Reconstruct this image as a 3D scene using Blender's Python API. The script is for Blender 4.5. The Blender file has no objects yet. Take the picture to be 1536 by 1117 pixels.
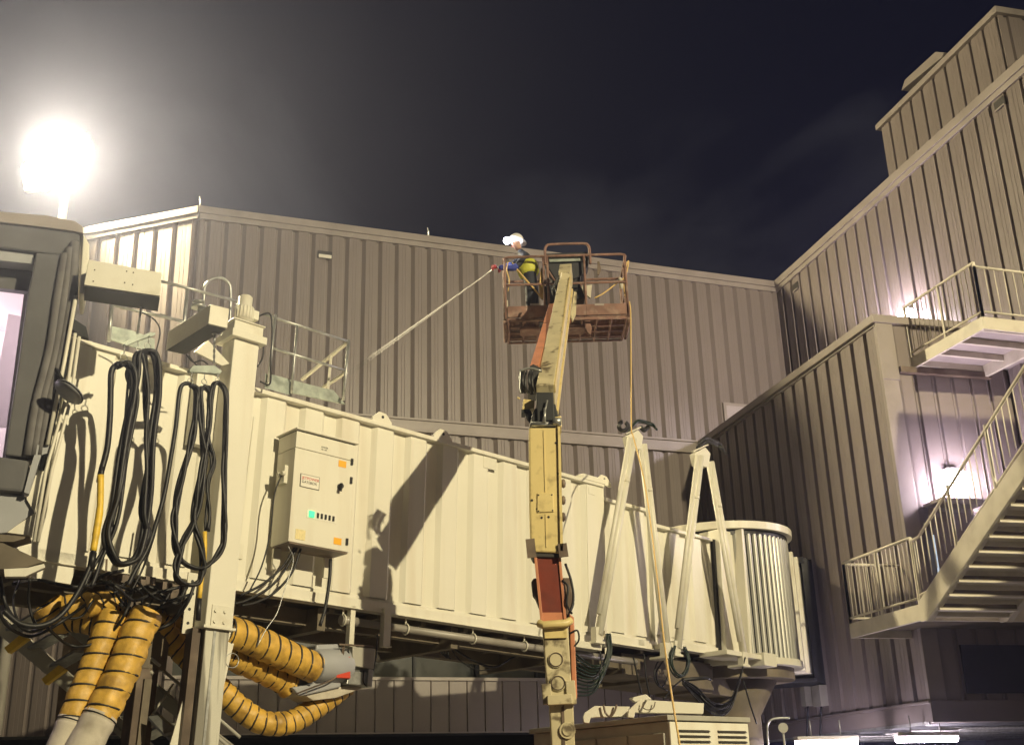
import bpy, math, random
from mathutils import Vector as V, Matrix
random.seed(7)
SC = bpy.context.scene
COL = SC.collection
# ------------------------------------------------------------------ camera
F = 1731.28
PT, RL = math.radians(20.24685), math.radians(-1.61484)
CAM = V((0, 0, 1.6))
FW = V((0, math.cos(PT), math.sin(PT)))
_up = V((1, 0, 0)).cross(FW)
R1 = V((1, 0, 0)) * math.cos(RL) + _up * math.sin(RL)
U1 = -V((1, 0, 0)) * math.sin(RL) + _up * math.cos(RL)
cd = bpy.data.cameras.new('camera'); co = bpy.data.objects.new('camera', cd); COL.objects.link(co)
cd.sensor_width = 36; cd.sensor_fit = 'HORIZONTAL'; cd.lens = F / 1536 * 36; cd.clip_end = 2000; cd.clip_start = .1
m = Matrix((( R1.x, U1.x, -FW.x, CAM.x), (R1.y, U1.y, -FW.y, CAM.y), (R1.z, U1.z, -FW.z, CAM.z), (0, 0, 0, 1)))
co.matrix_world = m
SC.camera = co
# ------------------------------------------------------------------ world: night sky with lit low cloud
W = bpy.data.worlds.new('World'); SC.world = W; W.use_nodes = True
nt = W.node_tree; nt.nodes.clear()
def wn(t, **k):
    n = nt.nodes.new(t)
    for a, b in k.items(): setattr(n, a, b)
    return n
tc = wn('ShaderNodeTexCoord')
n1 = wn('ShaderNodeTexNoise'); n1.inputs['Scale'].default_value = 3.1; n1.inputs['Detail'].default_value = 5; n1.inputs['Roughness'].default_value = .5; n1.inputs['Distortion'].default_value = .5
mp = wn('ShaderNodeMapping'); mp.inputs['Location'].default_value = (.62, .35, .1); mp.inputs['Scale'].default_value = (1, 1, 1.3)
nt.links.new(tc.outputs['Generated'], mp.inputs['Vector']); nt.links.new(mp.outputs['Vector'], n1.inputs['Vector'])
cr = wn('ShaderNodeValToRGB')
cr.color_ramp.elements[0].position = .46; cr.color_ramp.elements[0].color = (0, 0, 0, 1)
cr.color_ramp.elements[1].position = .66; cr.color_ramp.elements[1].color = (1, 1, 1, 1)
nt.links.new(n1.outputs['Fac'], cr.inputs['Fac'])
mix = wn('ShaderNodeMixRGB'); mix.inputs['Color1'].default_value = (.0012, .0014, .007, 1); mix.inputs['Color2'].default_value = (.030, .029, .034, 1)
nt.links.new(cr.outputs['Color'], mix.inputs['Fac'])
bg = wn('ShaderNodeBackground'); bg.inputs['Strength'].default_value = 1.0
nt.links.new(mix.outputs['Color'], bg.inputs['Color'])
sk = wn('ShaderNodeTexSky', sky_type='NISHITA'); sk.sun_disc = False; sk.sun_elevation = math.radians(-4); sk.sun_rotation = math.radians(141)
bg2 = wn('ShaderNodeBackground'); bg2.inputs['Strength'].default_value = .06
nt.links.new(sk.outputs['Color'], bg2.inputs['Color'])
ad = wn('ShaderNodeAddShader'); ow = wn('ShaderNodeOutputWorld')
nt.links.new(bg.outputs[0], ad.inputs[0]); nt.links.new(bg2.outputs[0], ad.inputs[1]); nt.links.new(ad.outputs[0], ow.inputs['Surface'])
SC.view_settings.view_transform = 'Standard'; SC.view_settings.look = 'None'
SC.view_settings.exposure = 0.2; SC.view_settings.gamma = 1.0
SC.cycles.max_bounces = 6; SC.cycles.transparent_max_bounces = 12; SC.cycles.volume_bounces = 0
# ------------------------------------------------------------------ key light: the apron flood lighting from behind on the right
LPOS = V((16.5, -6.6, 15.2))
sd = bpy.data.lights.new('flood_light', 'SPOT'); sd.energy = 38000; sd.spot_size = math.radians(82); sd.spot_blend = .5; sd.shadow_soft_size = .16; sd.color = (1.0, .85, .525)
so = bpy.data.objects.new('flood_light', sd); COL.objects.link(so); so.location = LPOS; so.rotation_euler = (V((-2.5, 19, 5)) - LPOS).to_track_quat('-Z', 'Y').to_euler()

# ------------------------------------------------------------------ helpers
def ray(x, y): return FW + R1 * ((x - 768) / F) - U1 * ((y - 558.5) / F)
def hit(x, y, P, n):
    d = ray(x, y); return CAM + d * ((P - CAM).dot(n) / d.dot(n))
def aty(x, y, Y):
    d = ray(x, y); return CAM + d * (Y / d.y)
def atz(x, y, z):
    d = ray(x, y); return CAM + d * ((z - CAM.z) / d.z)
def az(a): a = math.radians(a); return V((math.sin(a), math.cos(a), 0))
Z = V((0, 0, 1)); X = V((1, 0, 0)); Y = V((0, 1, 0))

def tagk(o, label=None, cat=None, group=None, kind=None):
    if label: o['label'] = label
    if cat: o['category'] = cat
    if group: o['group'] = group
    if kind: o['kind'] = kind
    return o
def thing(name, loc, label, cat, group=None):
    o = bpy.data.objects.new(name, None); COL.objects.link(o); o.location = loc; o.empty_display_size = .2
    return tagk(o, label, cat, group)

class MB:
    def __init__(s): s.v = []; s.f = []; s.sm = []; s.mi = []
    def add(s, vs, fs, smooth=False, mi=0):
        b = len(s.v); s.v += [V(a) for a in vs]
        for f in fs: s.f.append([b + i for i in f]); s.sm.append(smooth); s.mi.append(mi)
        return s
    def box(s, o, ax, ay, az_, x, y, z, mi=0):
        "box in frame o + a*ax + b*ay + c*az with ranges x=(x0,x1)..."
        vs = [o + ax * a + ay * b + az_ * c for a in x for b in y for c in z]
        return s.add(vs, [(0, 1, 3, 2), (4, 6, 7, 5), (0, 4, 5, 1), (2, 3, 7, 6), (0, 2, 6, 4), (1, 5, 7, 3)], mi=mi)
    def prism(s, pts, d, mi=0):
        "closed polygon pts extruded by vector d"
        n = len(pts); vs = [V(p) for p in pts] + [V(p) + d for p in pts]
        fs = [tuple(range(n)), tuple(range(2 * n - 1, n - 1, -1))] + [(i, i + n, (i + 1) % n + n, (i + 1) % n) for i in range(n)]
        return s.add(vs, fs, mi=mi)
    def bar(s, a, b, w, h=None, side=None, mi=0):
        "rectangular bar a->b"
        h = h or w; a = V(a); b = V(b); d = (b - a).normalized()
        u = side.normalized() if side else (Z if abs(d.z) < .9 else X)
        u = (u - d * u.dot(d)).normalized(); t = d.cross(u)
        vs = [p + t * (i * w / 2) + u * (j * h / 2) for p in (a, b) for i, j in ((-1, -1), (1, -1), (1, 1), (-1, 1))]
        return s.add(vs, [(3, 2, 1, 0), (4, 5, 6, 7), (0, 1, 5, 4), (1, 2, 6, 5), (2, 3, 7, 6), (3, 0, 4, 7)], mi=mi)
    def tube(s, pts, r, n=8, cap=True, mi=0, smooth=True):
        pts = [V(p) for p in pts]; k = len(pts); rs = r if isinstance(r, (list, tuple)) else [r] * k
        t0 = (pts[1] - pts[0]).normalized(); u = t0.orthogonal().normalized(); vs = []
        for i, p in enumerate(pts):
            t = (pts[min(i + 1, k - 1)] - pts[max(i - 1, 0)])
            t = t.normalized() if t.length > 1e-9 else t0
            u = (u - t * u.dot(t)).normalized(); w = t.cross(u)
            for j in range(n):
                a = 2 * math.pi * j / n; vs.append(p + (u * math.cos(a) + w * math.sin(a)) * rs[i])
        fs = [(i * n + j, i * n + (j + 1) % n, (i + 1) * n + (j + 1) % n, (i + 1) * n + j) for i in range(k - 1) for j in range(n)]
        s.add(vs, fs, smooth, mi)
        if cap:
            b = len(s.v) - len(vs)
            s.f.append([b + j for j in range(n - 1, -1, -1)]); s.sm.append(False); s.mi.append(mi)
            s.f.append([b + (k - 1) * n + j for j in range(n)]); s.sm.append(False); s.mi.append(mi)
        return s
    def cyl(s, a, b, r, n=16, mi=0): return s.tube([a, b], r, n, mi=mi)
    def ball(s, c, r, n=10, sc=(1, 1, 1), mi=0):
        c = V(c); vs = []; m_ = n // 2
        for i in range(m_ + 1):
            t = math.pi * i / m_
            for j in range(n):
                a = 2 * math.pi * j / n
                vs.append(c + V((math.sin(t) * math.cos(a) * r * sc[0], math.sin(t) * math.sin(a) * r * sc[1], math.cos(t) * r * sc[2])))
        return s.add(vs, [(i * n + j, (i + 1) * n + j, (i + 1) * n + (j + 1) % n, i * n + (j + 1) % n) for i in range(m_) for j in range(n)], True, mi)
    def build(s, name, mats, parent=None, bevel=0):
        me = bpy.data.meshes.new(name); off = V((0, 0, 0))
        if parent is not None: off = parent.matrix_basis.translation.copy(); par = parent.parent
        while parent is not None and par is not None:
            off += par.matrix_basis.translation; par = par.parent
        if parent is None and s.v:
            off = sum(s.v, V((0, 0, 0))) / len(s.v); off.z = min(v.z for v in s.v)
        me.from_pydata([v - off for v in s.v], [], s.f)
        if not isinstance(mats, (list, tuple)): mats = [mats]
        for m_ in mats: me.materials.append(m_)
        me.polygons.foreach_set('use_smooth', s.sm); me.polygons.foreach_set('material_index', s.mi); me.update()
        o = bpy.data.objects.new(name, me); COL.objects.link(o)
        if parent is not None: o.parent = parent
        else: o.location = off
        if bevel:
            b = o.modifiers.new('bevel', 'BEVEL'); b.width = bevel; b.segments = 2; b.limit_method = 'ANGLE'; b.angle_limit = math.radians(40)
        return o

def cat(pts, k=6, closed=False):
    "Catmull-Rom through pts"
    pts = [V(p) for p in pts]; out = []; n = len(pts)
    for i in range(n if closed else n - 1):
        p0 = pts[(i - 1) % n] if closed or i > 0 else pts[0] * 2 - pts[1]
        p1 = pts[i]; p2 = pts[(i + 1) % n]
        p3 = pts[(i + 2) % n] if closed or i + 2 < n else pts[-1] * 2 - pts[-2]
        for j in range(k):
            t = j / k
            out.append(.5 * ((2 * p1) + (p2 - p0) * t + (2 * p0 - 5 * p1 + 4 * p2 - p3) * t * t + (3 * p1 - p0 - 3 * p2 + p3) * t ** 3))
    if not closed: out.append(pts[-1])
    return out

# ------------------------------------------------------------------ materials
def mat(name, col, rough=.6, metal=0.0, var=.12, vscale=1.5, dirt=None, dirt_amt=.0, dscale=.8, streak=False, bump=.0, bscale=40, emit=None, estr=0, coat=0, dlo=.5, dhi=.75):
    m_ = bpy.data.materials.new(name); m_.use_nodes = True; t = m_.node_tree; p = t.nodes['Principled BSDF']
    g = t.nodes.new('ShaderNodeNewGeometry'); vec = g.outputs['Position']
    p.inputs['Roughness'].default_value = rough; p.inputs['Metallic'].default_value = metal
    if coat: p.inputs['Coat Weight'].default_value = coat; p.inputs['Coat Roughness'].default_value = .15
    def noise(sc, det=4, vs=None):
        n = t.nodes.new('ShaderNodeTexNoise'); n.inputs['Scale'].default_value = sc; n.inputs['Detail'].default_value = det
        if vs:
            q = t.nodes.new('ShaderNodeMapping'); q.inputs['Scale'].default_value = vs; t.links.new(vec, q.inputs['Vector']); t.links.new(q.outputs[0], n.inputs['Vector'])
        else: t.links.new(vec, n.inputs['Vector'])
        return n.outputs['Fac']
    rp = t.nodes.new('ShaderNodeValToRGB'); rp.color_ramp.elements[0].position = .3; rp.color_ramp.elements[1].position = .7
    rp.color_ramp.elements[0].color = (*[c * (1 - var) for c in col], 1); rp.color_ramp.elements[1].color = (*[min(1, c * (1 + var)) for c in col], 1)
    t.links.new(noise(vscale, 6), rp.inputs['Fac']); out = rp.outputs['Color']
    if dirt:
        mx = t.nodes.new('ShaderNodeMixRGB'); r2 = t.nodes.new('ShaderNodeValToRGB'); r2.color_ramp.elements[0].position = dlo; r2.color_ramp.elements[1].position = dhi
        r2.color_ramp.elements[1].color = (dirt_amt,) * 3 + (1,)
        t.links.new(noise(dscale, 8, (6, 6, .35) if streak else None), r2.inputs['Fac'])
        t.links.new(r2.outputs['Color'], mx.inputs['Fac']); t.links.new(out, mx.inputs['Color1']); mx.inputs['Color2'].default_value = (*dirt, 1); out = mx.outputs['Color']
    t.links.new(out, p.inputs['Base Color'])
    mr = t.nodes.new('ShaderNodeMapRange'); mr.inputs['To Min'].default_value = max(.05, rough - .1); mr.inputs['To Max'].default_value = min(1, rough + .12)
    t.links.new(noise(vscale * 2.3, 5), mr.inputs['Value']); t.links.new(mr.outputs[0], p.inputs['Roughness'])
    if bump:
        b = t.nodes.new('ShaderNodeBump'); b.inputs['Strength'].default_value = bump; b.inputs['Distance'].default_value = .01
        t.links.new(noise(bscale, 4), b.inputs['Height']); t.links.new(b.outputs[0], p.inputs['Normal'])
    if emit: p.inputs['Emission Color'].default_value = (*emit, 1); p.inputs['Emission Strength'].default_value = estr
    return m_
M = {}
M['wall'] = mat('taupe ribbed cladding', (.215, .183, .172), .34, var=.05, vscale=.5, dirt=(.19, .165, .155), dirt_amt=.4, dscale=.7, streak=True, bump=.04, bscale=6)
M['trim'] = mat('taupe metal trim', (.30, .265, .245), .4, var=.06, dirt=(.18, .155, .14), dirt_amt=.5, dscale=1.4)
M['cream'] = mat('cream painted steel', (.70, .68, .585), .42, var=.03, vscale=.8, dirt=(.47, .38, .26), dirt_amt=.42, dscale=.75, streak=True, dlo=.5, dhi=.8, bump=.08, bscale=5)
M['cream2'] = mat('cream painted frame steel', (.68, .66, .56), .4, var=.05, vscale=3, dirt=(.42, .36, .26), dirt_amt=.5, dscale=3, bump=.05, bscale=20)
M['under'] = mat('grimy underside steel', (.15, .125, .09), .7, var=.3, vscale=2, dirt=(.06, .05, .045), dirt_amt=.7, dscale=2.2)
M['brown'] = mat('rust brown column steel', (.10, .07, .05), .5, var=.3, vscale=3, dirt=(.25, .2, .15), dirt_amt=.5, dscale=3)
M['galv'] = mat('galvanised steel', (.42, .43, .42), .38, .7, var=.2, vscale=14, dirt=(.2, .2, .19), dirt_amt=.5, dscale=6)
M['grate'] = mat('greenish galvanised panel', (.30, .34, .31), .5, .3, var=.3, vscale=8, dirt=(.16, .19, .17), dirt_amt=.8, dscale=7)
M['black'] = mat('black rubber cable', (.006, .006, .007), .5, var=.2, vscale=9)
M['dark'] = mat('near black', (.012, .014, .015), .6, var=.3, vscale=1)
M['darkglass'] = mat('dark glass', (.015, .02, .022), .15, var=.2, vscale=1)
M['fabric'] = mat('grey canopy fabric', (.105, .105, .11), .75, var=.12, vscale=2.5, bump=.35, bscale=5)
M['fabricfold'] = mat('grey canopy folds', (.13, .125, .125), .7, var=.2, vscale=5, bump=.4, bscale=8)
M['yduct'] = mat('orange yellow air duct', (.60, .37, .065), .5, var=.25, vscale=7, dirt=(.16, .085, .025), dirt_amt=.8, dscale=4.5, bump=.9, bscale=13)
M['cuff'] = mat('off white duct cuff', (.50, .46, .38), .75, var=.1, vscale=5, dirt=(.2, .17, .13), dirt_amt=.6, dscale=4, bump=.4, bscale=12)
M['ysleeve'] = mat('yellow sleeve', (.75, .50, .05), .5, var=.1, vscale=10, dirt=(.3, .2, .05), dirt_amt=.5, dscale=9)
M['lifty'] = mat('dirty cream yellow lift paint', (.62, .50, .22), .42, var=.05, vscale=1.5, dirt=(.20, .14, .06), dirt_amt=.5, dscale=9, dlo=.56, dhi=.72, bump=.05, bscale=8)
M['liftd'] = mat('scuffed tan boom paint', (.50, .44, .28), .5, var=.1, vscale=4, dirt=(.09, .065, .035), dirt_amt=.9, dscale=6, dlo=.56, dhi=.66, bump=.1, bscale=12)
M['orange'] = mat('faded orange lift paint', (.50, .20, .10), .45, var=.12, vscale=4, dirt=(.25, .1, .05), dirt_amt=.5, dscale=5)
M['red'] = mat('dark red boom paint', (.17, .03, .015), .4, var=.12, vscale=3, dirt=(.05, .02, .015), dirt_amt=.6, dscale=4)
M['rust'] = mat('rusty basket steel', (.20, .11, .085), .7, var=.3, vscale=5, dirt=(.36, .28, .23), dirt_amt=.6, dscale=7)
M['gbox'] = mat('grey green steel cabinet', (.37, .36, .31), .5, var=.06, vscale=3, dirt=(.15, .13, .1), dirt_amt=.4, dscale=3)
M['redbox'] = mat('red plastic box', (.55, .06, .03), .4, var=.1)
M['ropey'] = mat('yellow air hose', (.66, .46, .17), .45, var=.05)
M['green'] = mat('dark green cable', (.006, .018, .011), .4, var=.3, vscale=12)
M['conduit'] = mat('grey plastic conduit', (.30, .28, .25), .4, var=.1, dirt=(.15, .13, .1), dirt_amt=.5, dscale=3)
M['asphalt'] = mat('concrete apron', (.14, .135, .125), .85, var=.25, vscale=3, bump=.3, bscale=30)
M['gaptar'] = mat('black seam', (.03, .026, .022), .6, var=.1)
M['signr'] = mat('red lettering', (.5, .03, .02), .5, var=0)
M['signk'] = mat('black lettering', (.03, .03, .03), .5, var=0)
M['white'] = mat('white plate', (.74, .72, .64), .4, var=.02)
M['amber'] = mat('amber warning sticker', (.85, .42, .03), .4, var=.05)
M['ledg'] = mat('green indicator lamp', (.1, .8, .4), .3, emit=(.03, .9, .30), estr=.9)
M['lamp'] = mat('lit flood lamp lens', (1, 1, 1), .4, emit=(1, .88, .55), estr=60)
M['lampb'] = mat('lamp housing', (.45, .43, .38), .4, var=.05)
M['pack'] = mat('lit wall lamp lens', (1, 1, 1), .4, emit=(1, .84, 1), estr=90)
M['tubel'] = mat('lit fluorescent tube', (1, 1, 1), .4, emit=(1, .84, .95), estr=25)
M['head'] = mat('lit head lamp lens', (1, 1, 1), .4, emit=(.9, .93, 1), estr=60)
M['pinkroom'] = mat('cab interior lining', (.75, .71, .72), .6, var=.03)
M['skin'] = mat('skin', (.42, .24, .17), .5, var=.05)
M['navy'] = mat('dark navy workwear', (.014, .017, .028), .75, var=.4, vscale=9)
M['blue'] = mat('blue sleeve cloth', (.04, .06, .33), .7, var=.2, vscale=9)
M['hiviz'] = mat('yellow high visibility vest', (.46, .47, .05), .6, var=.15, vscale=9)
M['hat'] = mat('white hard hat plastic', (.70, .70, .70), .3, var=.03)
M['redglove'] = mat('red glove', (.45, .04, .05), .6, var=.1)
M['tarp'] = mat('dark rubber bellows', (.02, .021, .025), .6, var=.3, vscale=2, bump=.5, bscale=4)
M['greyw'] = mat('grey steel housing', (.34, .35, .37), .45, var=.08, vscale=3)
M['stairs'] = mat('beige stair steel', (.60, .56, .47), .45, var=.06, vscale=2, dirt=(.28, .24, .18), dirt_amt=.4, dscale=3)
M['slat'] = mat('grey cream slats', (.40, .40, .365), .35, .35, var=.05, dirt=(.3, .29, .25), dirt_amt=.4, dscale=3, streak=True)
M['rubber'] = mat('black folded hose cover', (.02, .02, .02), .5, var=.3, vscale=6, bump=.5, bscale=20)
# ================================================================== planes of the place
DR = az(-15.0447); NR = V((-DR.y, DR.x, 0)); NR = NR if NR.x < 0 else -NR      # right wall, normal to the viewer's left
DF = az(70.352); NF = V((DF.y, -DF.x, 0))                                    # far wall
PL = V((6.5, 24, 0))                                                         # annex wall line
PFAR = V((4.97794, 29.66273, 0)); PU = V((7.72322, 30.64287, 0)); ROOF = 15.44
AN = hit(1311, 474, PL, NR); AN.z = 0                                        # annex near corner

ground = MB().add([(-150, -150, 0), (150, -150, 0), (150, 250, 0), (-150, 250, 0)], [(0, 1, 2, 3)]).build('ground', M['asphalt'])
tagk(ground, kind='structure')

def ribs(mb, P, d, n, L, z0, z1, pitch=.5, depth=.055, start=0, groove=.3, fine=True, zf=None, flip=False, rise=.018):
    "ribbed cladding along P+d*t, t 0..L, offsets along n; z1 may be a function of t"
    prof = [(0, 0)]
    pan = pitch * (1 - groove)
    if fine:
        for q in (.32, .62): prof += [(pan * q - .010, 0), (pan * q, -.005), (pan * q + .010, 0)]
    prof += [(pan, 0), (pan + .018, -depth), (pitch - .012 - rise, -depth), (pitch - .012, 0.012), (pitch - .002, 0.012), (pitch, 0)]
    if flip: prof = [(pitch - a, b) for a, b in prof[::-1]]
    pts = []; t = start - (pitch if start > 0 else 0)
    while t < L:
        for a, b in prof[:-1]:
            if 0 <= t + a <= L: pts.append((t + a, b))
        t += pitch
    pts.append((L, 0)); vs = []
    for t, b in pts:
        q = P + d * t + n * b
        vs += [V((q.x, q.y, z0)), V((q.x, q.y, z1))]
    mb.add(vs, [(2 * i, 2 * i + 2, 2 * i + 3, 2 * i + 1) for i in range(len(pts) - 1)])
    return mb

# ------------------------------------------------------------------ far terminal building
FC = V((-7.564, 25.185, 0))                     # convex corner on the left
DC = az(-72.75); NC = V((DC.y, -DC.x, 0)); NC = NC if NC.y < 0 else -NC
LFAR = (PU - FC).length
tb = thing('terminal_building', FC + V((6, 4, 0)), 'long taupe ribbed terminal building behind the boarding bridge and the basket', 'building')
w = MB(); ribs(w, FC, DF, NF, LFAR, 5.9, 15.2, .43, .085, start=-.13, groove=.40, rise=.105)
ribs(w, FC, DC, NC, 16, 3.05, 15.2, .55, .05, start=.2)
w.box(FC, DF, NF, Z, (-.02, LFAR), (-.4, -.07), (5.9, 15.3)); w.box(FC, DC, NC, Z, (.05, 16), (-.4, -.07), (3.05, 15.3))
w.build('wall', M['wall'], tb)
w = MB(); ribs(w, FC - DF * .0, DF, NF, LFAR, 3.05, 4.18, .43, -.035, start=-.13, groove=.12, fine=False); w.box(FC, DF, NF, Z, (0, LFAR), (-.4, -.03), (3.07, 4.2))
w.build('fascia', M['wall'], tb)
w = MB(); w.box(FC, DF, NF, Z, (0, LFAR), (-.03, .06), (4.18, 4.25)); w.box(FC, DF, NF, Z, (0, LFAR), (-.03, .04), (3.03, 3.06)); w.build('fascia_trim', M['trim'], tb)
w = MB(); w.box(FC, DF, NF, Z, (0, LFAR), (-.5, -.3), (4.25, 5.95)); w.build('window_band', M['darkglass'], tb)
w = MB()
for k in range(11):
    w.box(FC, DF, NF, Z, (1 + k * 1.5, 1.06 + k * 1.5), (-.3, -.24), (4.25, 5.9))
w.build('mullion', M['dark'], tb)
rf = MB(); c1 = 15.2; c2 = 15.46
rf.box(FC, DF, NF, Z, (-.02, LFAR), (-.3, .09), (15.27, c2)); rf.box(FC, DF, NF, Z, (0, LFAR), (-.1, .05), (15.13, 15.27))
rf.box(FC, DC, NC, Z, (0, 16), (-.3, .09), (15.27, c2)); rf.box(FC, DC, NC, Z, (0.02, 16), (-.1, .05), (15.13, 15.27))
rf.build('roof_coping', M['trim'], tb, .01)
r = MB(); A = FC - NF * .3; B = PU - NF * .3; C2 = FC + DC * 16 - NC * .3
r.add([(A.x, A.y, 15.38), (B.x, B.y, 15.38), (B.x - 5, B.y + 22, 15.38), (C2.x + 4, C2.y + 18, 15.38), (C2.x, C2.y, 15.38)], [(0, 1, 2, 3, 4)]); r.build('roof', M['trim'], tb)
bt = MB(); bt.box(FC, DF, NF, Z, (0, LFAR), (-.06, .07), (10.12, 10.36)); bt.box(FC, DF, NF, Z, (0, LFAR), (-.06, .11), (10.36, 10.42)); bt.box(FC, DF, NF, Z, (0, LFAR), (-.06, .09), (10.07, 10.12))
bt.build('belt_ledge', M['trim'], tb, .008)
# partly hidden pale window beside the annex roof
q0 = hit(1083, 604, PFAR, NF); wx = (q0 - FC).dot(DF)
wm = MB(); wm.box(FC, DF, NF, Z, (wx, wx + 1.5), (-.02, .07), (q0.z - 1.5, q0.z)); f = wm.build('window', M['trim'], tb, .01)
wm = MB(); wm.box(FC, DF, NF, Z, (wx + .08, wx + 1.42), (.07, .075), (q0.z - 1.45, q0.z - .09)); wm.build('pane', mat('pale blind', (.40, .36, .38), .5, var=.03), f)
# open bay under the building, its darkness painted on back wall and soffit
sb = MB(); sb.box(FC, DF, NF, Z, (-12, LFAR), (-5.5, -5.2), (0, 3.05)); sb.box(FC, DF, NF, Z, (-12, LFAR), (-5.5, -.4), (3.0, 3.06)); sb.build('undercroft_shade', M['dark'], tb)
vt = hit(487, 383, PFAR, NF); vx = (vt - FC).dot(DF)
v = MB(); v.box(FC, DF, NF, Z, (vx - .18, vx + .18), (-.05, .055), (vt.z - .09, vt.z + .09)); o = v.build('vent', M['gaptar'], tb)
v = MB(); v.box(FC, DF, NF, Z, (vx - .16, vx + .16), (.055, .09), (vt.z - .11, vt.z - .02)); v.build('vent_lip', M['white'], o)
for (px, py, h, nm) in ((300, 309, .3, 'slim lightning rod standing on the corner of the terminal roof'), (643, 355, .28, 'slim lightning rod halfway along the straight terminal roof edge')):
    q = hit(px, py, PFAR, NF); b = V((q.x, q.y, 15.45)); r = MB(); r.tube([b, b + Z * h * .6, b + Z * h + X * (-.03)], [.022, .018, .012], 6)
    tagk(r.build('lightning_rod', M['galv']), nm, 'lightning rod', 'lightning rods on the terminal roof')

# ------------------------------------------------------------------ right wing (set back, taller) with penthouse
wing = thing('terminal_wing', PU - DR * 8 - NR * 3, 'tall ribbed terminal wing at far right, rising above the stair landings', 'building')
YN = 17.2                                          # distance along the wall towards the camera
w = MB(); ribs(w, PU - DR * YN, DR, NR, YN, 3.0, 15.2, .5, .055, start=-.1, groove=.27)
w.box(PU - DR * YN, DR, NR, Z, (0, YN), (-.4, -.07), (3.0, 15.25)); w.box(PU - DR * YN, DR, NR, Z, (-.1, 0), (-9, 0.01), (0, 15.3))
w.build('wall', M['wall'], wing)
w = MB(); w.box(PU - DR * YN, DR, NR, Z, (-.1, YN), (-.3, .09), (15.25, 15.46)); w.box(PU - DR * YN, DR, NR, Z, (0, YN), (-.1, .05), (15.12, 15.25)); w.build('roof_coping', M['trim'], wing, .01)
w = MB(); a = PU - DR * YN - NR * .3; w.add([V((a.x, a.y, 15.38)), V((PU.x, PU.y, 15.38)) - NR * .3, V((PU.x + 9, PU.y + 2, 15.38)), V((a.x + 9, a.y + 2, 15.38))], [(0, 1, 2, 3)]); w.build('roof', M['trim'], wing)
# penthouse set back on the roof
PP = PU - NR * 1.4
t0 = hit(1318, 193, PP, NR); t1 = hit(1493, 9, PP, NR); zt = (t0.z + t1.z) / 2
s0 = (t1 - PP).dot(DR); s1 = (t0 - PP).dot(DR) - .12; PB_ = PP + DR * s0
w = MB(); ribs(w, PB_, DR, NR, s1 - s0, 15.3, zt - .1, .5, .055, start=.12, groove=.27)
DP = -NR
ribs(w, PB_, DP, -DR, 7, 15.3, zt - .1, .5, .055, start=.3)
ribs(w, PB_ + DR * (s1 - s0), DP, DR, 5, 15.3, zt - .1, .5, .055, start=.3)
w.build('penthouse_wall', M['wall'], wing)
w = MB(); w.box(PB_, DR, NR, Z, (-.08, s1 - s0 + .12), (-.2, .1), (zt - .16, zt)); w.box(PB_, DR, NR, Z, (-.1, .02), (-7, .1), (zt - .165, zt + .003)); w.build('penthouse_coping', M['trim'], wing, .01)
w = MB(); w.box(PB_, DR, NR, Z, (.1, s1 - s0 - .05), (-7, -.1), (zt - .3, zt - .1)); w.build('penthouse_roof', M['trim'], wing)
for (px, py, wd) in ((1500, 156, .3), (1194, 430, .3)):
    q = hit(px, py, PU, NR); sx = (q - PU).dot(DR)
    v = MB(); v.box(PU, DR, NR, Z, (sx - wd / 2, sx + wd / 2), (-.05, .03), (q.z - .1, q.z + .1)); o = v.build('vent', M['gaptar'], wing)
    v = MB(); v.box(PU, DR, NR, Z, (sx - wd / 2, sx + wd / 2), (.03, .05), (q.z - .12, q.z - .09)); v.build('vent_lip', M['trim'], o)
# slanted equipment hood beyond the penthouse roof edge
PE = PP - NR * .9
h = MB(); e = [hit(*q, PE, NR) for q in ((1352, 136), (1357, 120), (1403, 78), (1416, 79), (1413, 86))]
h.prism(e, -NR * .7); o1 = thing('roof_hood', V((e[0].x, e[0].y, 15.4)), 'pale slanted equipment hood poking above the penthouse roof at top right', 'roof hood')
h.build('hood', M['trim'], o1, .01)
for q in ((1368, 118), (1392, 98), (1410, 84)):
    p = hit(*q, PE, NR) - NR * .3; hh = MB(); hh.bar(p, V((p.x, p.y, 15.4)), .05); hh.build('hood_post', M['trim'], o1)

# ------------------------------------------------------------------ annex (lower block in front of the wing)
ann = thing('annex_block', AN + DR * 3 - NR * 1.4, 'lower ribbed block in front of the right wing, bridge bellows against it', 'building')
LA = (PFAR - AN).dot(DR); ZA = 10.42
w = MB(); ribs(w, AN, DR, NR, LA, 3.0, ZA - .2, .51, .055, start=-.02, groove=.27); w.box(AN, DR, NR, Z, (.0, LA), (-.4, -.07), (3.0, ZA - .1))
w.build('wall', M['wall'], ann)
w = MB(); ribs(w, AN - NR * 2.85, NR, -DR, 2.55, 3.0, ZA - .1, .42, .045, start=.1, groove=.25, fine=False); w.box(AN, NR, DR, Z, (-2.9, -.02), (.07, .3), (3.0, ZA - .1)); w.build('end_wall', M['wall'], ann)
w = MB(); w.box(AN, DR, NR, Z, (-.02, LA), (-.15, .1), (ZA - .17, ZA)); w.box(AN, DR, NR, Z, (0, LA), (-.1, .03), (ZA - .22, ZA - .17)); w.box(AN, DR, NR, Z, (-.1, .0), (-2.9, .1), (ZA - .17, ZA)); w.build('roof_coping', M['trim'], ann, .01)
w = MB(); w.box(AN, DR, NR, Z, (-.03, .0), (-.32, .02), (3.0, ZA - .17)); w.box(AN, DR, NR, Z, (-.06, -.03), (-.34, .04), (ZA - 1.35, ZA - .17)); w.box(AN, DR, NR, Z, (0, .06), (0, .02), (3.0, ZA - .2)); w.build('corner_trim', M['trim'], ann, .006)
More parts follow.
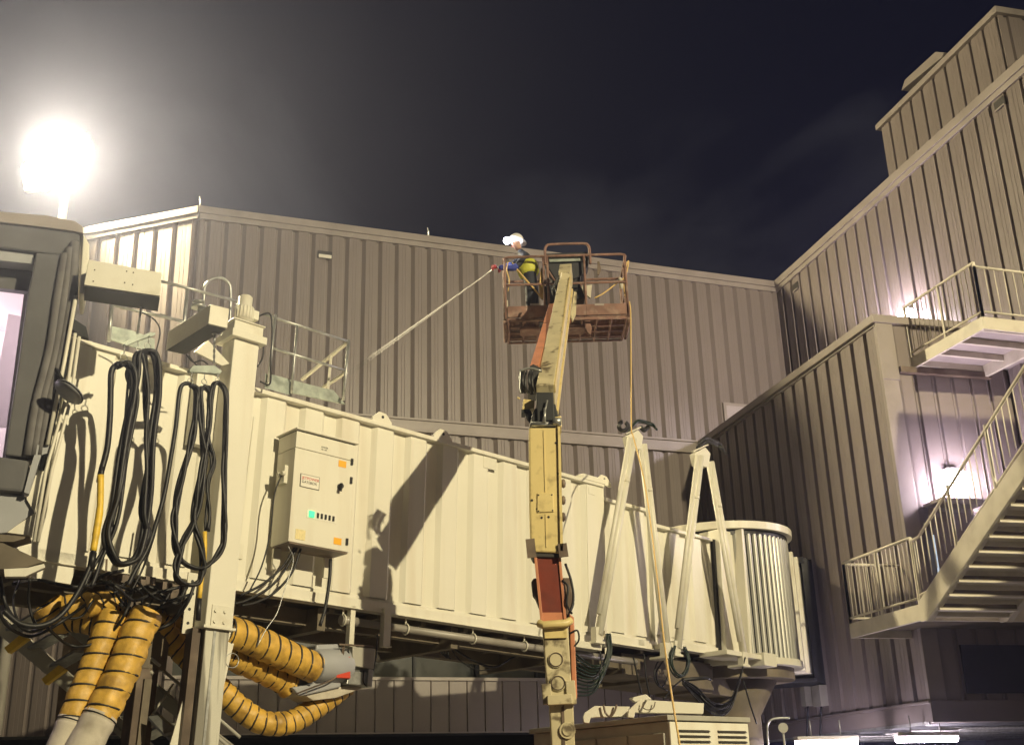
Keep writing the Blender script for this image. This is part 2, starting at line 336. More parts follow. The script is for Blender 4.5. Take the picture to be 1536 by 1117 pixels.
w = MB(); w.box(AN, DR, NR, Z, (0, LA), (-2.9, -.1), (ZA - .12, ZA - .05)); w.build('roof', M['trim'], ann)
w = MB(); w.box(AN, DR, NR, Z, (-.1, LA), (-.3, .08), (2.66, 2.98)); w.box(AN, DR, NR, Z, (-.1, LA), (-.3, .1), (2.98, 3.03)); w.box(AN, DR, NR, Z, (-.12, 0.1), (-4.9, .083), (2.66, 3.03)); w.build('fascia', M['wall'], ann, .01)
w = MB(); w.box(AN, DR, NR, Z, (0, LA), (-7, -.1), (2.74, 2.8)); w.box(AN, DR, NR, Z, (0, 8), (-7, -6.8), (0, 2.74)); w.build('soffit', mat('blue grey soffit', (.16, .15, .19), .6, var=.15, vscale=3), ann)
for k in range(5):
    w = MB(); w.box(AN, DR, NR, Z, (.6 + k * 1.2, .7 + k * 1.2), (-6.8, -.3), (2.64, 2.74)); w.build('soffit_beam', M['greyw'], ann)
for k in range(6):
    w = MB(); w.tube([AN + DR * (.3 + k * .9) - NR * .3 + Z * 2.58, AN + DR * (.3 + k * .9) - NR * 6.6 + Z * 2.58], .035, 8); w.build('soffit_pipe', M['galv'], ann)
w = MB(); w.box(AN, DR, NR, Z, (-.02, LA), (.075, .1), (2.63, 2.68)); w.build('drip_edge', M['galv'], ann)
# dark panel under the lower landing on the end wall
w = MB(); w.box(AN, NR, -DR, Z, (-2.7, -.75), (.012, .05), (3.15, 4.0)); w.build('dark_panel', M['dark'], ann)

def wall_lamp(c, n, side, label, pw):
    t = thing('wall_lamp', c, label, 'wall lamp', 'lit wall lamps on the wing and annex')
    b = MB(); b.box(c, side, n, Z, (-.17, .17), (0, .16), (.08, .18)); b.build('housing', M['lampb'], t, .01)
    b = MB(); b.box(c, side, n, Z, (-.24, .24), (.0, .26), (-.30, .08)); b.build('lens', M['pack'], t, .02)
    l = bpy.data.lights.new('wall_lamp_light', 'POINT'); l.energy = pw; l.color = (1, .84, .92); l.shadow_soft_size = .15
    lo = bpy.data.objects.new('wall_lamp_light', l); COL.objects.link(lo); lo.parent = t; lo.location = n * .42 - Z * .12
PL1 = hit(1366, 476, PU, NR)
wall_lamp(PL1, NR, DR, 'upper glaring pinkish wall lamp on the wing above the top landing', 210)
PL2 = hit(1427, 718, AN, DR)
wall_lamp(PL2, -DR, NR, 'lower glaring pinkish wall lamp over the door canopy on the annex end wall', 150)
# door and canopy on the end wall
d0 = hit(1383, 757, AN, DR); zx = (d0 - AN).dot(NR)
can = thing('door_canopy', hit(1410, 765, AN, DR), 'small flat beige canopy under the lower wall lamp', 'canopy')
b = MB(); b.box(AN, NR, -DR, Z, (-1.5, zx), (0.012, .55), (d0.z - .06, d0.z)); b.build('slab', M['trim'], can, .008)
b = MB(); b.box(AN, NR, -DR, Z, (-1.5, zx), (.55, .57), (d0.z - .1, d0.z + .01)); b.build('edge_strip', M['trim'], can)
dr_ = thing('door', hit(1400, 840, AN, DR), 'taupe steel door with a narrow lit window behind the lower stair landing', 'door')
b = MB(); b.box(AN, NR, -DR, Z, (-1.42, zx - .1), (0.012, .06), (4.42, d0.z - .06)); b.box(AN, NR, -DR, Z, (zx - .22, zx - .1), (.06, .09), (4.42, d0.z - .06)); b.build('frame', M['trim'], dr_, .006)
b = MB(); b.box(AN, NR, -DR, Z, (-1.3, zx - .22), (.06, .08), (4.45, d0.z - .14)); b.build('leaf', M['wall'], dr_)
q = hit(1408, 830, AN - DR * .08, DR); qx = (q - AN).dot(NR)
b = MB(); b.box(AN, NR, -DR, Z, (qx - .05, qx + .08), (.08, .085), (q.z - .35, q.z + .35)); b.build('window', mat('lit door window', (.6, .7, .75), .3, emit=(.7, .85, 1), estr=.6), dr_)

# unseen block, added out of frame to keep the flood light off the end wall
bay = MB(); q_ = V((10.35, 12.3, 0)); bay.box(q_, DR, -NR, Z, (-7, 0), (0, 4), (0, 10.6)); bay.build('unseen_light_block', M['wall'], wing)
# ------------------------------------------------------------------ stair landings
def railing(mb, a, b, h=1.05, n=10, r=.022, posts=2, mid=False):
    a = V(a); b = V(b); mb.tube([a + Z * h, b + Z * h], r * 1.25, 8); mb.tube([a + Z * .1, b + Z * .1], r, 8)
    for i in range(n + 1):
        p = a.lerp(b, i / n); mb.tube([p + Z * .1, p + Z * h], r * .42, 5)
    for i in range(posts + 1):
        p = a.lerp(b, i / posts); mb.bar(p, p + Z * h, .055, .04)
ul = thing('stair_landing', hit(1420, 530, AN, DR), 'upper beige stair landing with railing beside the top wall lamp', 'landing', 'steel stair landings on the wing')
zu = 9.34; u0 = V((7.90, 21.43, 0)); u1 = V((8.55, 19.39, 0)); dd = (u1 - u0).normalized(); LU = (u1 - u0).length; pd = V((-dd.y, dd.x, 0)); pd = pd if pd.x > 0 else -pd
b = MB(); b.box(u0, dd, pd, Z, (-.12, LU), (0, .05), (zu, zu + .24)); b.box(u0, dd, pd, Z, (LU - .05, LU), (.05, 3.2), (zu, zu + .24)); b.box(u0, dd, pd, Z, (.0, LU), (1.55, 1.62), (zu - .1, zu + .14)); b.build('edge_beam', M['stairs'], ul, .004)
b = MB(); b.box(u0, dd, pd, Z, (0, LU - .05), (.05, 3.2), (zu + .14, zu + .2)); b.build('deck', mat('landing underside', (.34, .30, .29), .6, var=.08), ul)
for k in range(4):
    b = MB(); b.box(u0, dd, pd, Z, (.1 + k * .62, .16 + k * .62), (.05, 1.55), (zu + .02, zu + .14)); b.build('joist', M['stairs'], ul)
b = MB(); b.box(AN, NR, -DR, Z, (-2.4, -.35), (0.012, .12), (zu - .12, zu)); b.build('wall_angle', M['brown'], ul)
b = MB(); p0 = u0 + Z * (zu + .24) + pd * .03; p1 = u1 + Z * (zu + .24) + pd * .03; p2 = p1 + pd * 3
railing(b, p0, p1, 1.08, 16, posts=2); b.build('side_railing', M['stairs'], ul)
b = MB(); railing(b, p1, p2, 1.0, 14, posts=2); b.build('front_railing', M['stairs'], ul)

ll = thing('stair_landing', V((6.6, 20.2, 4.15)), 'lower beige stair landing with barred railing at the foot of the flight', 'landing', 'steel stair landings on the wing')
a0 = V((5.98, 21.26, 0)); a1 = V((6.55, 19.13, 0)); dd = (a1 - a0).normalized(); L2 = (a1 - a0).length; pd = V((-dd.y, dd.x, 0)); pd = pd if pd.x > 0 else -pd
zl = 4.15
b = MB(); b.box(a0, dd, pd, Z, (0, L2), (0, .06), (zl, zl + .26)); b.box(a0, dd, pd, Z, (-.0, .06), (.06, 3.9), (zl, zl + .26)); b.box(a0, dd, pd, Z, (L2 - .05, L2), (.06, 3.9), (zl, zl + .26)); b.build('edge_beam', M['stairs'], ll, .004)
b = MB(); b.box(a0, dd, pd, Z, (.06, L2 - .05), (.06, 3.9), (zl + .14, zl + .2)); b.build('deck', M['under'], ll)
b = MB(); p0 = a0 + Z * (zl + .26) + pd * .03; p1 = a1 + Z * (zl + .26) + pd * .03; p3 = p0 + pd * 1.2
railing(b, p0, p1, 1.1, 17, posts=2); b.build('side_railing', M['stairs'], ll)
b = MB(); railing(b, p0, p0 + pd * 1.35, 1.08, 9, posts=2); b.build('end_railing', M['stairs'], ll)
# flight
st = thing('stair_flight', a1 + Z * zl, 'beige steel stair flight climbing to the right from the lower landing', 'stairs')
sl = .565; n_ = 12; run = .29
def fl(t, w, z): return a1 + dd * t + pd * w + Z * (zl + z)
b = MB()
for wv in (0, 1.5):
    pts = [fl(0, wv, -.02), fl(.15, wv, -.02), fl(4.2, wv, -.02 + 4.05 * sl), fl(4.2, wv, .28 + 4.05 * sl), fl(0, wv, .28)]
    b.prism(pts, pd * .05)
    pts = [fl(.15, wv, -.035), fl(4.2, wv, -.035 + 4.05 * sl), fl(4.2, wv, -.02 + 4.05 * sl), fl(.15, wv, -.02)]; b.prism(pts, pd * .12)
    pts = [fl(.0, wv, .28), fl(4.2, wv, .28 + 4.05 * sl), fl(4.2, wv, .295 + 4.05 * sl), fl(0, wv, .295)]; b.prism(pts, pd * .1)
b.build('stringer', M['stairs'], st)
for k in range(13):
    b = MB(); t = .2 + k * .30; z = .1 + k * .30 * sl
    b.box(fl(t, .06, z), dd, pd, Z, (0, .28), (0, 1.44), (.0, .03)); b.box(fl(t, .06, z), dd, pd, Z, (-.0, .03), (0, 1.44), (-.07, .0)); b.build('tread', M['stairs'], st)
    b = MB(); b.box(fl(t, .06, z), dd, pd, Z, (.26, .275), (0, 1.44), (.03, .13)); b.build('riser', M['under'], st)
b = MB()
for hz, rr in ((1.32, .027), (.42, .02)):
    b.tube([fl(0, .03, .28 + hz - .3), fl(.25, .03, .28 + hz - .27), fl(4.2, .03, .28 + hz - .3 + 4.05 * sl)], rr, 8)
for k in range(26):
    t = .15 + k * .155; b.tube([fl(t, .03, .4 + t * sl), fl(t, .03, 1.3 + t * sl - .05)], .0095, 5)
for k in range(4): t = .05 + k * 1.15; b.bar(fl(t, .03, .25 + t * sl), fl(t, .03, 1.28 + t * sl), .055, .04)
b.build('railing', M['stairs'], st)

# ------------------------------------------------------------------ lamps under the soffit
for (px, py, lab) in ((1390, 1106, 'long lit fluorescent lamp under the soffit below the annex corner'), (1240, 1112, 'lit fluorescent lamp under the soffit nearer the bridge')):
    c = atz(px, py, 2.42); t = thing('ceiling_lamp', c, lab, 'ceiling lamp', 'lit lamps under the soffit')
    b = MB(); b.box(c, NR, DR, Z, (-.62, .62), (-.09, .09), (.03, .1)); b.build('housing', M['lampb'], t, .01)
    b = MB(); b.tube([c - NR * .6, c + NR * .6], .075, 10); b.build('tube', M['tubel'], t)
    b = MB(); b.tube([c - NR * .3 + Z * .1, c - NR * .3 + Z * .38], .012, 6); b.tube([c + NR * .3 + Z * .1, c + NR * .3 + Z * .38], .012, 6); b.build('hanger', M['galv'], t)
    l = bpy.data.lights.new('ceiling_lamp_light', 'POINT'); l.energy = 120; l.color = (1, .85, .95); l.shadow_soft_size = .1
    lo = bpy.data.objects.new('ceiling_lamp_light', l); COL.objects.link(lo); lo.parent = t; lo.location = (0, 0, -.12)
for k, (px, py, wd, ht) in enumerate(((1217, 1043, .2, .42), (1237, 1043, .34, .42))):
    q = hit(px, py, PL, NR); s_ = (q - PL).dot(DR); t = thing('junction_box', q, ('narrow dark grey junction box low on the annex wall near the bellows', 'wide dark grey junction box low on the annex wall, right one of two')[k], 'junction box')
    b = MB(); b.box(PL, DR, NR, Z, (s_ - wd / 2, s_ + wd / 2), (.02, .2), (q.z - ht / 2, q.z + ht / 2)); b.build('box', M['gbox'], t, .008)
    b = MB(); b.tube(cat([q + NR * .1 - Z * .2, q + NR * .12 - Z * .6 + DR * .1, q + NR * .15 - Z * 1.2 + DR * .2]), .02, 6); b.build('cable', M['black'], t)
# ================================================================== boarding bridge
BO = V((5.13606, 21.79581, 4.2)); BD = V((.73665571, .67496179, -.04201126)); BN = V((.67555822, -.73730665, 0)); BU = V((.03097518, .02838105, .99911714))
def bp(x, y, w=0): return hit(x, y, BO + BN * w, BN)
def bs(x, y, w=0):
    h = bp(x, y, w) - BO; return h.dot(BD), h.dot(BU)
def B(s, u, w=0): return BO + BD * s + BU * u + BN * w
BX = (BO, BD, BU, BN)
bridge = thing('boarding_bridge', B(-9, -4.3, -1) * 1, 'cream corrugated boarding bridge between the hooded cab and the round rotunda', 'boarding bridge')
bridge.location.z = 0
def corr(mb, s0, s1, u0, u1, w, pitch=.585, depth=.06, sgn=1, ph=0):
    pts = []; s = s0 - ph
    while s < s1:
        for a, b in ((0, 0), (.27, 0), (.33, -depth), (.52, -depth), (pitch, 0)):
            if s0 <= s + a <= s1 and (not pts or s + a > pts[-1][0] + 1e-4): pts.append((s + a, b))
        s += pitch
    vs = []
    for a, b in pts: vs += [B(a, u0, w + b * sgn), B(a, u1, w + b * sgn)]
    mb.add(vs, [(2 * i, 2 * i + 2, 2 * i + 3, 2 * i + 1) for i in range(len(pts) - 1)])
def section(s0, s1, u0, u1, w, wfar, name, ph=0):
    b = MB(); corr(b, s0, s1, u0 + .2, u1 - .06, w, ph=ph); corr(b, s0, s1, u0 + .2, u1 - .06, wfar, sgn=-1)
    b.box(BO, BD, BU, BN, (s0, s1), (u0 + .1, u1 - .02), (wfar + .08, w - .08)); b.box(BO, BD, BU, BN, (s1 - .03, s1), (u0 + .14, u1), (wfar, w + .01)); b.box(BO, BD, BU, BN, (s0, s0 + .03), (u0 + .14, u1), (wfar, w + .01))
    o = b.build(name, M['cream'], bridge)
    r = MB(); r.box(BO, BD, BU, BN, (s0, s1), (u1 - .06, u1), (w - .1, w + .05)); r.box(BO, BD, BU, BN, (s0, s1), (u1 - .06, u1 - .005), (wfar, w - .1)); r.build('roof_edge', M['cream'], bridge, .008)
    r = MB(); r.box(BO, BD, BU, BN, (s0, s1), (u0, u0 + .14), (w - .1, w + .03)); r.box(BO, BD, BU, BN, (s0, s1), (u0, u0 + .012), (w - .02, w + .07)); r.box(BO, BD, BU, BN, (s0, s1), (u0 + .14, u0 + .2), (w - .1, w - .03)); r.build('sill_beam', M['cream'], bridge, .004)
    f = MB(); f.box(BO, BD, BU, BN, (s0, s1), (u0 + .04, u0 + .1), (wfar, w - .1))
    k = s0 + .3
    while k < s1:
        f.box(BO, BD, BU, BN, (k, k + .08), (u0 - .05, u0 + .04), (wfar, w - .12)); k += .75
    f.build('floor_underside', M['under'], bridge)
    return o
section(-14.2, -5.12, -.655, 1.975, 0, -2.1, 'outer_tunnel', ph=.1)
section(-5.12, -3.80, -.56, 1.8, -.12, -1.98, 'middle_tunnel', ph=.3)
section(-3.80, -2.0, -.46, 1.62, -.24, -1.86, 'inner_tunnel')
# end flange of the outer tunnel with an access patch
b = MB(); b.box(BO, BD, BU, BN, (-5.50, -5.10), (-.4, 2.03), (.0, .012)); b.box(BO, BD, BU, BN, (-5.62, -5.10), (1.965, 2.05), (-.1, .06)); b.build('end_flange', M['cream'], bridge, .004)
for (px, py) in ((888, 737), (920, 975), (970, 962)):
    s_, u_ = bs(px, py, .02); b = MB(); b.box(BO, BD, BU, BN, (s_ - .07, s_ + .07), (u_ - .05, u_ + .06), (-.1 if px > 900 else .012, .02 if px < 900 else -.09)); b.build('patch_plate', M['cream'], bridge, .003)
s_, u_ = bs(735, 692); b = MB(); b.box(BO, BD, BU, BN, (s_ - .13, s_ + .13), (u_ - .12, 1.92), (0, .008)); b.build('patch_plate', M['cream2'], bridge, .003)
# lifting lugs
for (px, py) in ((572, 632), (663, 659), (905, 737)):
    s_, u_ = bs(px, py, .0)
    b = MB(); hx = [B(s_ + a, 1.97 + c, .0) for a, c in ((-.17, 0), (-.17, .06), (-.06, .16), (.06, .15), (.16, .04), (.16, -.02))]; b.prism(hx, BN * .03); o = b.build('lifting_lug', M['cream'], bridge, .004)
    b = MB(); b.cyl(B(s_, 2.06, .03), B(s_, 2.06, .034), .022, 10); b.build('lug_hole', M['dark'], o)
# main beams under the tunnel
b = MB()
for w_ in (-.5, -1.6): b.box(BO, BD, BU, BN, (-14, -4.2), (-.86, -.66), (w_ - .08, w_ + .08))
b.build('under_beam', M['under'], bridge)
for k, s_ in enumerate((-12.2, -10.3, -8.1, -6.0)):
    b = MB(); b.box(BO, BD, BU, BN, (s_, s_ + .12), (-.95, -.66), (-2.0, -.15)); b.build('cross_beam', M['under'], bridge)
# conduit with clamps
s0, u0 = bs(513, 928, -.02); s1 = -4.4
b = MB(); b.tube([B(s0, -.80, -.05), B(s0 + .25, -.80, -.05)], .062, 14); b.tube([B(s0 + .25, -.80, -.05), B(s1, -.80, -.05)], .052, 14); o = b.build('conduit', M['conduit'], bridge)
for px in (517, 612, 713, 790):
    s_, _ = bs(px, 940, 0); b = MB(); b.tube([B(s_, -.80, -.05) + (BU * math.cos(a) + BN * math.sin(a)) * .072 for a in [i * math.pi / 6 for i in range(13)]], .011, 6); b.bar(B(s_, -.74, -.05), B(s_, -.64, -.05), .02); b.build('clamp', M['cream2'], o)
for (px, y0, y1, w_, nm) in ((583, 912, 968, .10, .1), (531, 908, 968, .03, .06)):
    s_, ut = bs(px, y0, w_); _, ub_ = bs(px - 2, y1, w_)
    b = MB(); b.box(BO, BD, BU, BN, (s_ - nm / 2, s_ + nm / 2), (ub_, ut), (w_ - .02, w_)); b.box(BO, BD, BU, BN, (s_ - nm / 2 - .012, s_ - nm / 2), (ub_, ut), (w_ - .09, w_)); b.box(BO, BD, BU, BN, (s_ - nm / 2, s_ + nm / 2 + .03), (ub_ - .012, ub_), (w_ - .1, w_)); b.build('hanger_bracket', M['cream2'], bridge, .002)
# seam gaps of the sill beam and junction details
# ---- front lift column
sl_, _ = bs(338, 643, .45); sr_, _ = bs(377, 643, .45); _, ub_ = bs(325, 943, .45); _, ut_ = bs(370, 512, .45)
b = MB(); b.box(BO, BD, BU, BN, (sl_, sr_), (ub_, ut_), (.14, .45)); col = b.build('lift_column', M['cream'], bridge, .012)
b = MB(); b.box(BO, BD, BU, BN, (sl_ - .03, sr_ + .03), (ub_ - .0, ub_ + .03), (.11, .48)); b.box(BO, BD, BU, BN, (sl_ + .06, sr_ - .02), (ub_ + .03, ub_ + .27), (.45, .465)); b.build('collar', M['cream2'], col, .003)
b = MB()
for a in (.1, .22):
    for c in (.08, .2): b.cyl(B(sl_ + a, ub_ + c, .465), B(sl_ + a, ub_ + c, .485), .018, 6)
b.build('bolt', M['cream2'], col)
b = MB(); b.box(BO, BD, BU, BN, (sl_ + .03, sr_ - .02), (-5.2, ub_), (.17, .42)); inner = b.build('inner_column', M['galv'], bridge, .01)
inner.data.materials[0] = mat('greased grey cream column', (.55, .54, .47), .4, var=.08, dirt=(.20, .19, .16), dirt_amt=.95, dscale=1.6, streak=True, dlo=.45, dhi=.55)
b = MB(); b.box(BO, BD, BU, BN, (sl_ + .125, sl_ + .155), (-4.8, ub_ - .02), (.42, .432)); b.build('guide_strip', M['galv'], inner)
b = MB(); b.box(BO, BD, BU, BN, (sl_ - .1, sl_ + .0), (-5.2, ub_ + .0), (.2, .36)); b.build('side_post', M['brown'], bridge)
b = MB(); b.prism([B(sr_ - .02, ub_ + .1, .3), B(sr_ + .16, ub_ + .1, .3), B(sr_ + .10, ub_ - .2, .3), B(sr_ - .02, ub_ - 1.0, .3)], -BN * .02); b.prism([B(sl_ - .1, -2.0, .3), B(sl_ - .3, -3.0, .3), B(sl_ - .1, -3.0, .3)], -BN * .02); b.build('gusset', M['cream'], bridge)
b = MB(); b.box(BO, BD, BU, BN, (sl_ - .14, sl_ - .02), (-1.25, -.55), (.16, .18)); o = b.build('strap_plate', M['cream2'], bridge)
b = MB()
for k in range(4): b.cyl(B(sl_ - .08, -.65 - k * .16, .18), B(sl_ - .08, -.65 - k * .16, .186), .018, 8)
b.build('strap_hole', M['dark'], o)
b = MB(); b.box(BO, BD, BU, BN, (sl_ - .3, sl_ + .02), (1.0, 1.92), (.03, .16)); o = b.build('mount_plate', M['cream'], bridge, .006)
b = MB()
for c in (1.78, 1.6, 1.12, 1.25): b.cyl(B(sl_ - .12, c, .16), B(sl_ - .12, c, .18), .035, 12)
b.build('mount_bolt', M['cream2'], o)
b = MB(); b.box(BO, BD, BU, BN, (sl_ - .07, sr_ + .07), (ut_ - .0, ut_ + .1), (.08, .52)); b.box(BO, BD, BU, BN, (sl_ - .03, sr_ + .03), (ut_ + .1, ut_ + .24), (.12, .47)); b.box(BO, BD, BU, BN, (sl_ - .05, sr_ + .05), (ut_ + .24, ut_ + .26), (.1, .49)); b.build('column_cap', M['cream2'], bridge, .008)
mc = (sl_ + sr_) / 2 + .0
b = MB(); b.tube([B(mc, ut_ + .26, .3), B(mc, ut_ + .33, .3), B(mc, ut_ + .34, .3), B(mc, ut_ + .52, .3), B(mc, ut_ + .53, .3), B(mc, ut_ + .66, .3), B(mc, ut_ + .68, .3)], [.07, .07, .115, .115, .09, .09, .07], 20); mt = b.build('motor', M['cream2'], bridge)
b = MB()
for k in range(18):
    a = k * math.pi / 9; d_ = BD * math.cos(a) + BN * math.sin(a); b.bar(B(mc, ut_ + .35, .3) + d_ * .118, B(mc, ut_ + .51, .3) + d_ * .118, .012)
b.box(BO, BD, BU, BN, (mc + .1, mc + .18), (ut_ + .38, ut_ + .5), (.25, .36)); b.build('fin', M['cream2'], mt)
b = MB(); b.tube(cat([B(mc + .15, ut_ + .42, .3), bp(404, 470, .3), bp(408, 495, .3), bp(406, 540, .3), bp(405, 575, .25), bp(390, 572, .2)]), .012, 6); b.tube(cat([bp(396, 505, .3), bp(394, 535, .3), bp(386, 550, .3)]), .012, 6); b.build('motor_cable', M['black'], bridge)
# thin rod and limit switch by the column
b = MB(); b.tube([bp(381, 625, .12), bp(357, 830, .12)], .012, 6); b.box(bp(356, 824, .1), BD, BU, BN, (-.03, .05), (-.12, .06), (0, .06)); b.build('limit_switch', M['cream2'], bridge, .003)
# ---- rear column and axle
rc = B(sl_ - .35, 0, -2.35)
b = MB(); b.box(rc, X, Y, Z, (-.15, .15), (-.15, .15), (-4.2, -.6)); b.build('rear_column', M['brown'], bridge, .01)
b = MB(); cpl = bp(222, 965, -.6); b.box(cpl, BD, BU, BN, (-.18, .22), (-.3, .14), (-.2, .1)); b.build('carriage_plate', M['under'], bridge, .01)
cb_ = cpl; b = MB(); b.box(cb_, BD, BU, BN, (-.14, .12), (-4.5, -.3), (-.12, .12)); b.build('carriage_post', M['brown'], bridge, .01)
b = MB(); b.box(cb_, BD, BU, BN, (-.06, .03), (-4.5, -.42), (.12, .16)); b.build('post_guide', M['under'], bridge)
b = MB(); b.box(BO, BD, BU, BN, (sl_ - .4, sr_ + .3), (-4.75, -4.3), (-2.6, .8)); b.build('wheel_carriage', M['brown'], bridge, .03)
for w_ in (-2.3, .55):
    for ds in (-.1, .6):
        c = B(sl_ - .3 + ds, -4.6, w_); c.z = .5; b = MB(); b.tube([c - BN * .17, c - BN * .15, c + BN * .15, c + BN * .17], [.44, .5, .5, .44], 24); wh = b.build('wheel', M['black'], bridge)
        b = MB(); b.tube([c - BN * .175, c + BN * .175], .22, 16); b.build('rim', M['cream2'], wh)
# ---- tunnel portal, rotunda, vestibule, bellows
b = MB(); b.box(BO, BD, BU, BN, (-2.02, -1.62), (-.5, 1.78), (-2.2, -.08)); b.box(BO, BD, BU, BN, (-1.62, -1.55), (-.45, 1.82), (-2.1, .12)); b.build('rotunda_portal', M['cream'], bridge, .01)
b = MB(); b.box(BO, BD, BU, BN, (-2.08, -2.02), (-.5, 1.6), (-.24, -.18)); b.build('weather_seal', M['black'], bridge)
RC = B(-.75, 0, -1.05); RR = 1.28
def circ(r, z, a): return V((RC.x + r * math.cos(a), RC.y + r * math.sin(a), z))
zt_, zb_ = 6.02, 3.80
b = MB(); NS = 66; n = 6; vs = []
for i in range(NS):
    for j in range(n):
        a = 2 * math.pi * (i + j / (n - 1) * .82) / NS; r_ = RR + .030 * math.sin(math.pi * j / (n - 1)); vs += [circ(r_, zb_, a), circ(r_, zt_, a)]
k = NS * n
b.add(vs, [(2 * i, 2 * ((i + 1) % k), 2 * ((i + 1) % k) + 1, 2 * i + 1) for i in range(k) if i % n != n - 1], True); b.build('slat_curtain', M['slat'], bridge)
b = MB(); b.tube([V((RC.x, RC.y, zb_)), V((RC.x, RC.y, zt_))], RR - .03, 48); b.build('slat_gap_dark', M['dark'], bridge)  # black cylinder added behind the slats so the gaps between them go dark
def ring(mb, r0, r1, z0, z1, a0=0, a1=2 * math.pi, n=48):
    vs = []
    for i in range(n + 1):
        a = a0 + (a1 - a0) * i / n; vs += [circ(r0, z0, a), circ(r1, z0, a), circ(r1, z1, a), circ(r0, z1, a)]
    fs = []
    for i in range(n):
        for j in range(4): fs.append((4 * i + j, 4 * i + (j + 1) % 4, 4 * i + 4 + (j + 1) % 4, 4 * i + 4 + j))
    mb.add(vs, fs)
b = MB(); ring(b, .0, RR + .12, 6.10, 6.24); b.build('rotunda_roof', M['cream'], bridge, .008)
b = MB(); ring(b, .9, RR + .02, 6.0, 6.10); b.build('roof_gap', M['black'], bridge)
b = MB(); ring(b, .0, RR + .07, 3.70, 3.82); b.build('rotunda_floor', M['cream2'], bridge, .006)
b = MB(); ring(b, .0, RR - .1, 3.5, 3.70); b.build('slewing_ring', M['under'], bridge)
b = MB(); b.tube([V((RC.x, RC.y, z)) for z in (0, .06, .07, 1.2, 2.9, 3.5)], [.8, .8, .5, .5, .5, .85], 20); b.build('pedestal', M['under'], bridge)
pc = V((RC.x, RC.y, 0)); VD = az(22); VS = az(-68)
dw = 3.85
b = MB(); b.box(pc, VD, VS, Z, (.9, dw - .2), (-1.08, 1.08), (3.82, 6.02)); b.build('vestibule', M['cream'], bridge, .01)
for q in (1.5, 2.1):
    b = MB(); b.box(pc, VD, VS, Z, (q, q + .13), (-1.16, 1.16), (3.78, 6.1)); b.build('vestibule_frame', M['cream2'], bridge, .008)
# bellows against the wall: pleated
b = MB()
for q in range(4):
    x0 = dw - 1.1 + q * .15; g = .12
    for sgn in (-1,): 
        b.add([pc + VD * x0 + VS * -1.14 + Z * 3.7, pc + VD * (x0 + .075) + VS * (-1.14 - g) + Z * 3.66, pc + VD * (x0 + .15) + VS * -1.14 + Z * 3.7, pc + VD * x0 + VS * -1.14 + Z * 6.12, pc + VD * (x0 + .075) + VS * (-1.14 - g) + Z * 6.2, pc + VD * (x0 + .15) + VS * -1.14 + Z * 6.12], [(0, 1, 4, 3), (1, 2, 5, 4)])
b.box(pc, VD, VS, Z, (dw - 1.12, dw - .02), (-1.2, 1.2), (3.66, 3.74)); b.box(pc, VD, VS, Z, (dw - 1.12, dw - .02), (-1.2, 1.2), (6.08, 6.2)); b.box(pc, VD, VS, Z, (dw - .5, dw - .33), (-1.35, -1.1), (3.6, 6.25))
b.build('wall_bellows', M['tarp'], bridge, .01)
# ---- clutter under the rotunda end
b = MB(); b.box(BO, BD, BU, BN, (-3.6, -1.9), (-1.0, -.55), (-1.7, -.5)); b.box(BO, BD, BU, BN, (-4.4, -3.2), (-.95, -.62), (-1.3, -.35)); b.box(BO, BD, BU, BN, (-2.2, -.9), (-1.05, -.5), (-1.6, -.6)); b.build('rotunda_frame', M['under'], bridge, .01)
b = MB(); b.box(BO, BD, BU, BN, (-2.5, -1.5), (-.52, -.44), (-.3, .3)); b.box(BO, BD, BU, BN, (-3.9, -3.5), (-.55, -.47), (-.2, .28)); b.box(BO, BD, BU, BN, (-1.55, -1.2), (-.62, -.4), (-.2, .36)); b.build('outrigger', M['cream2'], bridge, .006)

# ---- roof railings, grating
def rp(x, y, w=-.25): return bp(x, y, w)
RS = MB()
def rtube(mb, pts, r=.02, w=-.3): mb.tube([bp(x, y, w) for x, y in pts], r, 7)
b = MB()
rtube(b, [(243, 422), (358, 452)]); rtube(b, [(240, 472), (345, 505)]); rtube(b, [(281, 434), (272, 530)], .026); rtube(b, [(168, 455), (163, 512)], .024); rtube(b, [(135, 405), (243, 422)]); rtube(b, [(170, 458), (275, 482)])
rtube(b, [(398, 472), (522, 512)]); rtube(b, [(409, 522), (520, 556)]); rtube(b, [(413, 472), (402, 578)], .022); rtube(b, [(446, 487), (437, 590)], .02); rtube(b, [(523, 510), (515, 600)], .024)
b.build('roof_railing', M['galv'], bridge)
b = MB(); b.bar(bp(522, 513, -.32), bp(452, 570, -1.1), .05, .03); b.bar(bp(520, 558, -.32), bp(482, 583, -.8), .05, .03); b.bar(bp(497, 533, -.6), bp(491, 592, -.6), .05, .03); b.build('gate_arm', M['cream2'], bridge)
b = MB(); b.add([bp(398, 560, -.35), bp(437, 572, -.35), bp(437, 593, -.33), bp(398, 582, -.33)], [(0, 1, 2, 3)]); b.prism([bp(402, 560, -.4), bp(440, 570, -.4), bp(470, 578, -.4), bp(500, 585, -.4), bp(518, 606, -.4), bp(398, 580, -.4)], -BN * .03); b.build('grating_panel', M['grate'], bridge)
b = MB(); b.prism([bp(163, 488, -.4), bp(200, 496, -.4), bp(232, 508, -.4), bp(232, 530, -.4), bp(163, 508, -.4)], -BN * .03); b.build('grating_panel', M['grate'], bridge)
b = MB(); arc = [bp(*q, -.5) for q in ((305, 500), (306, 440), (310, 425), (320, 418), (333, 417), (343, 425), (346, 440), (344, 505))]; b.tube(cat(arc, 4), .02, 7); b.build('ladder_hoop', M['galv'], bridge)

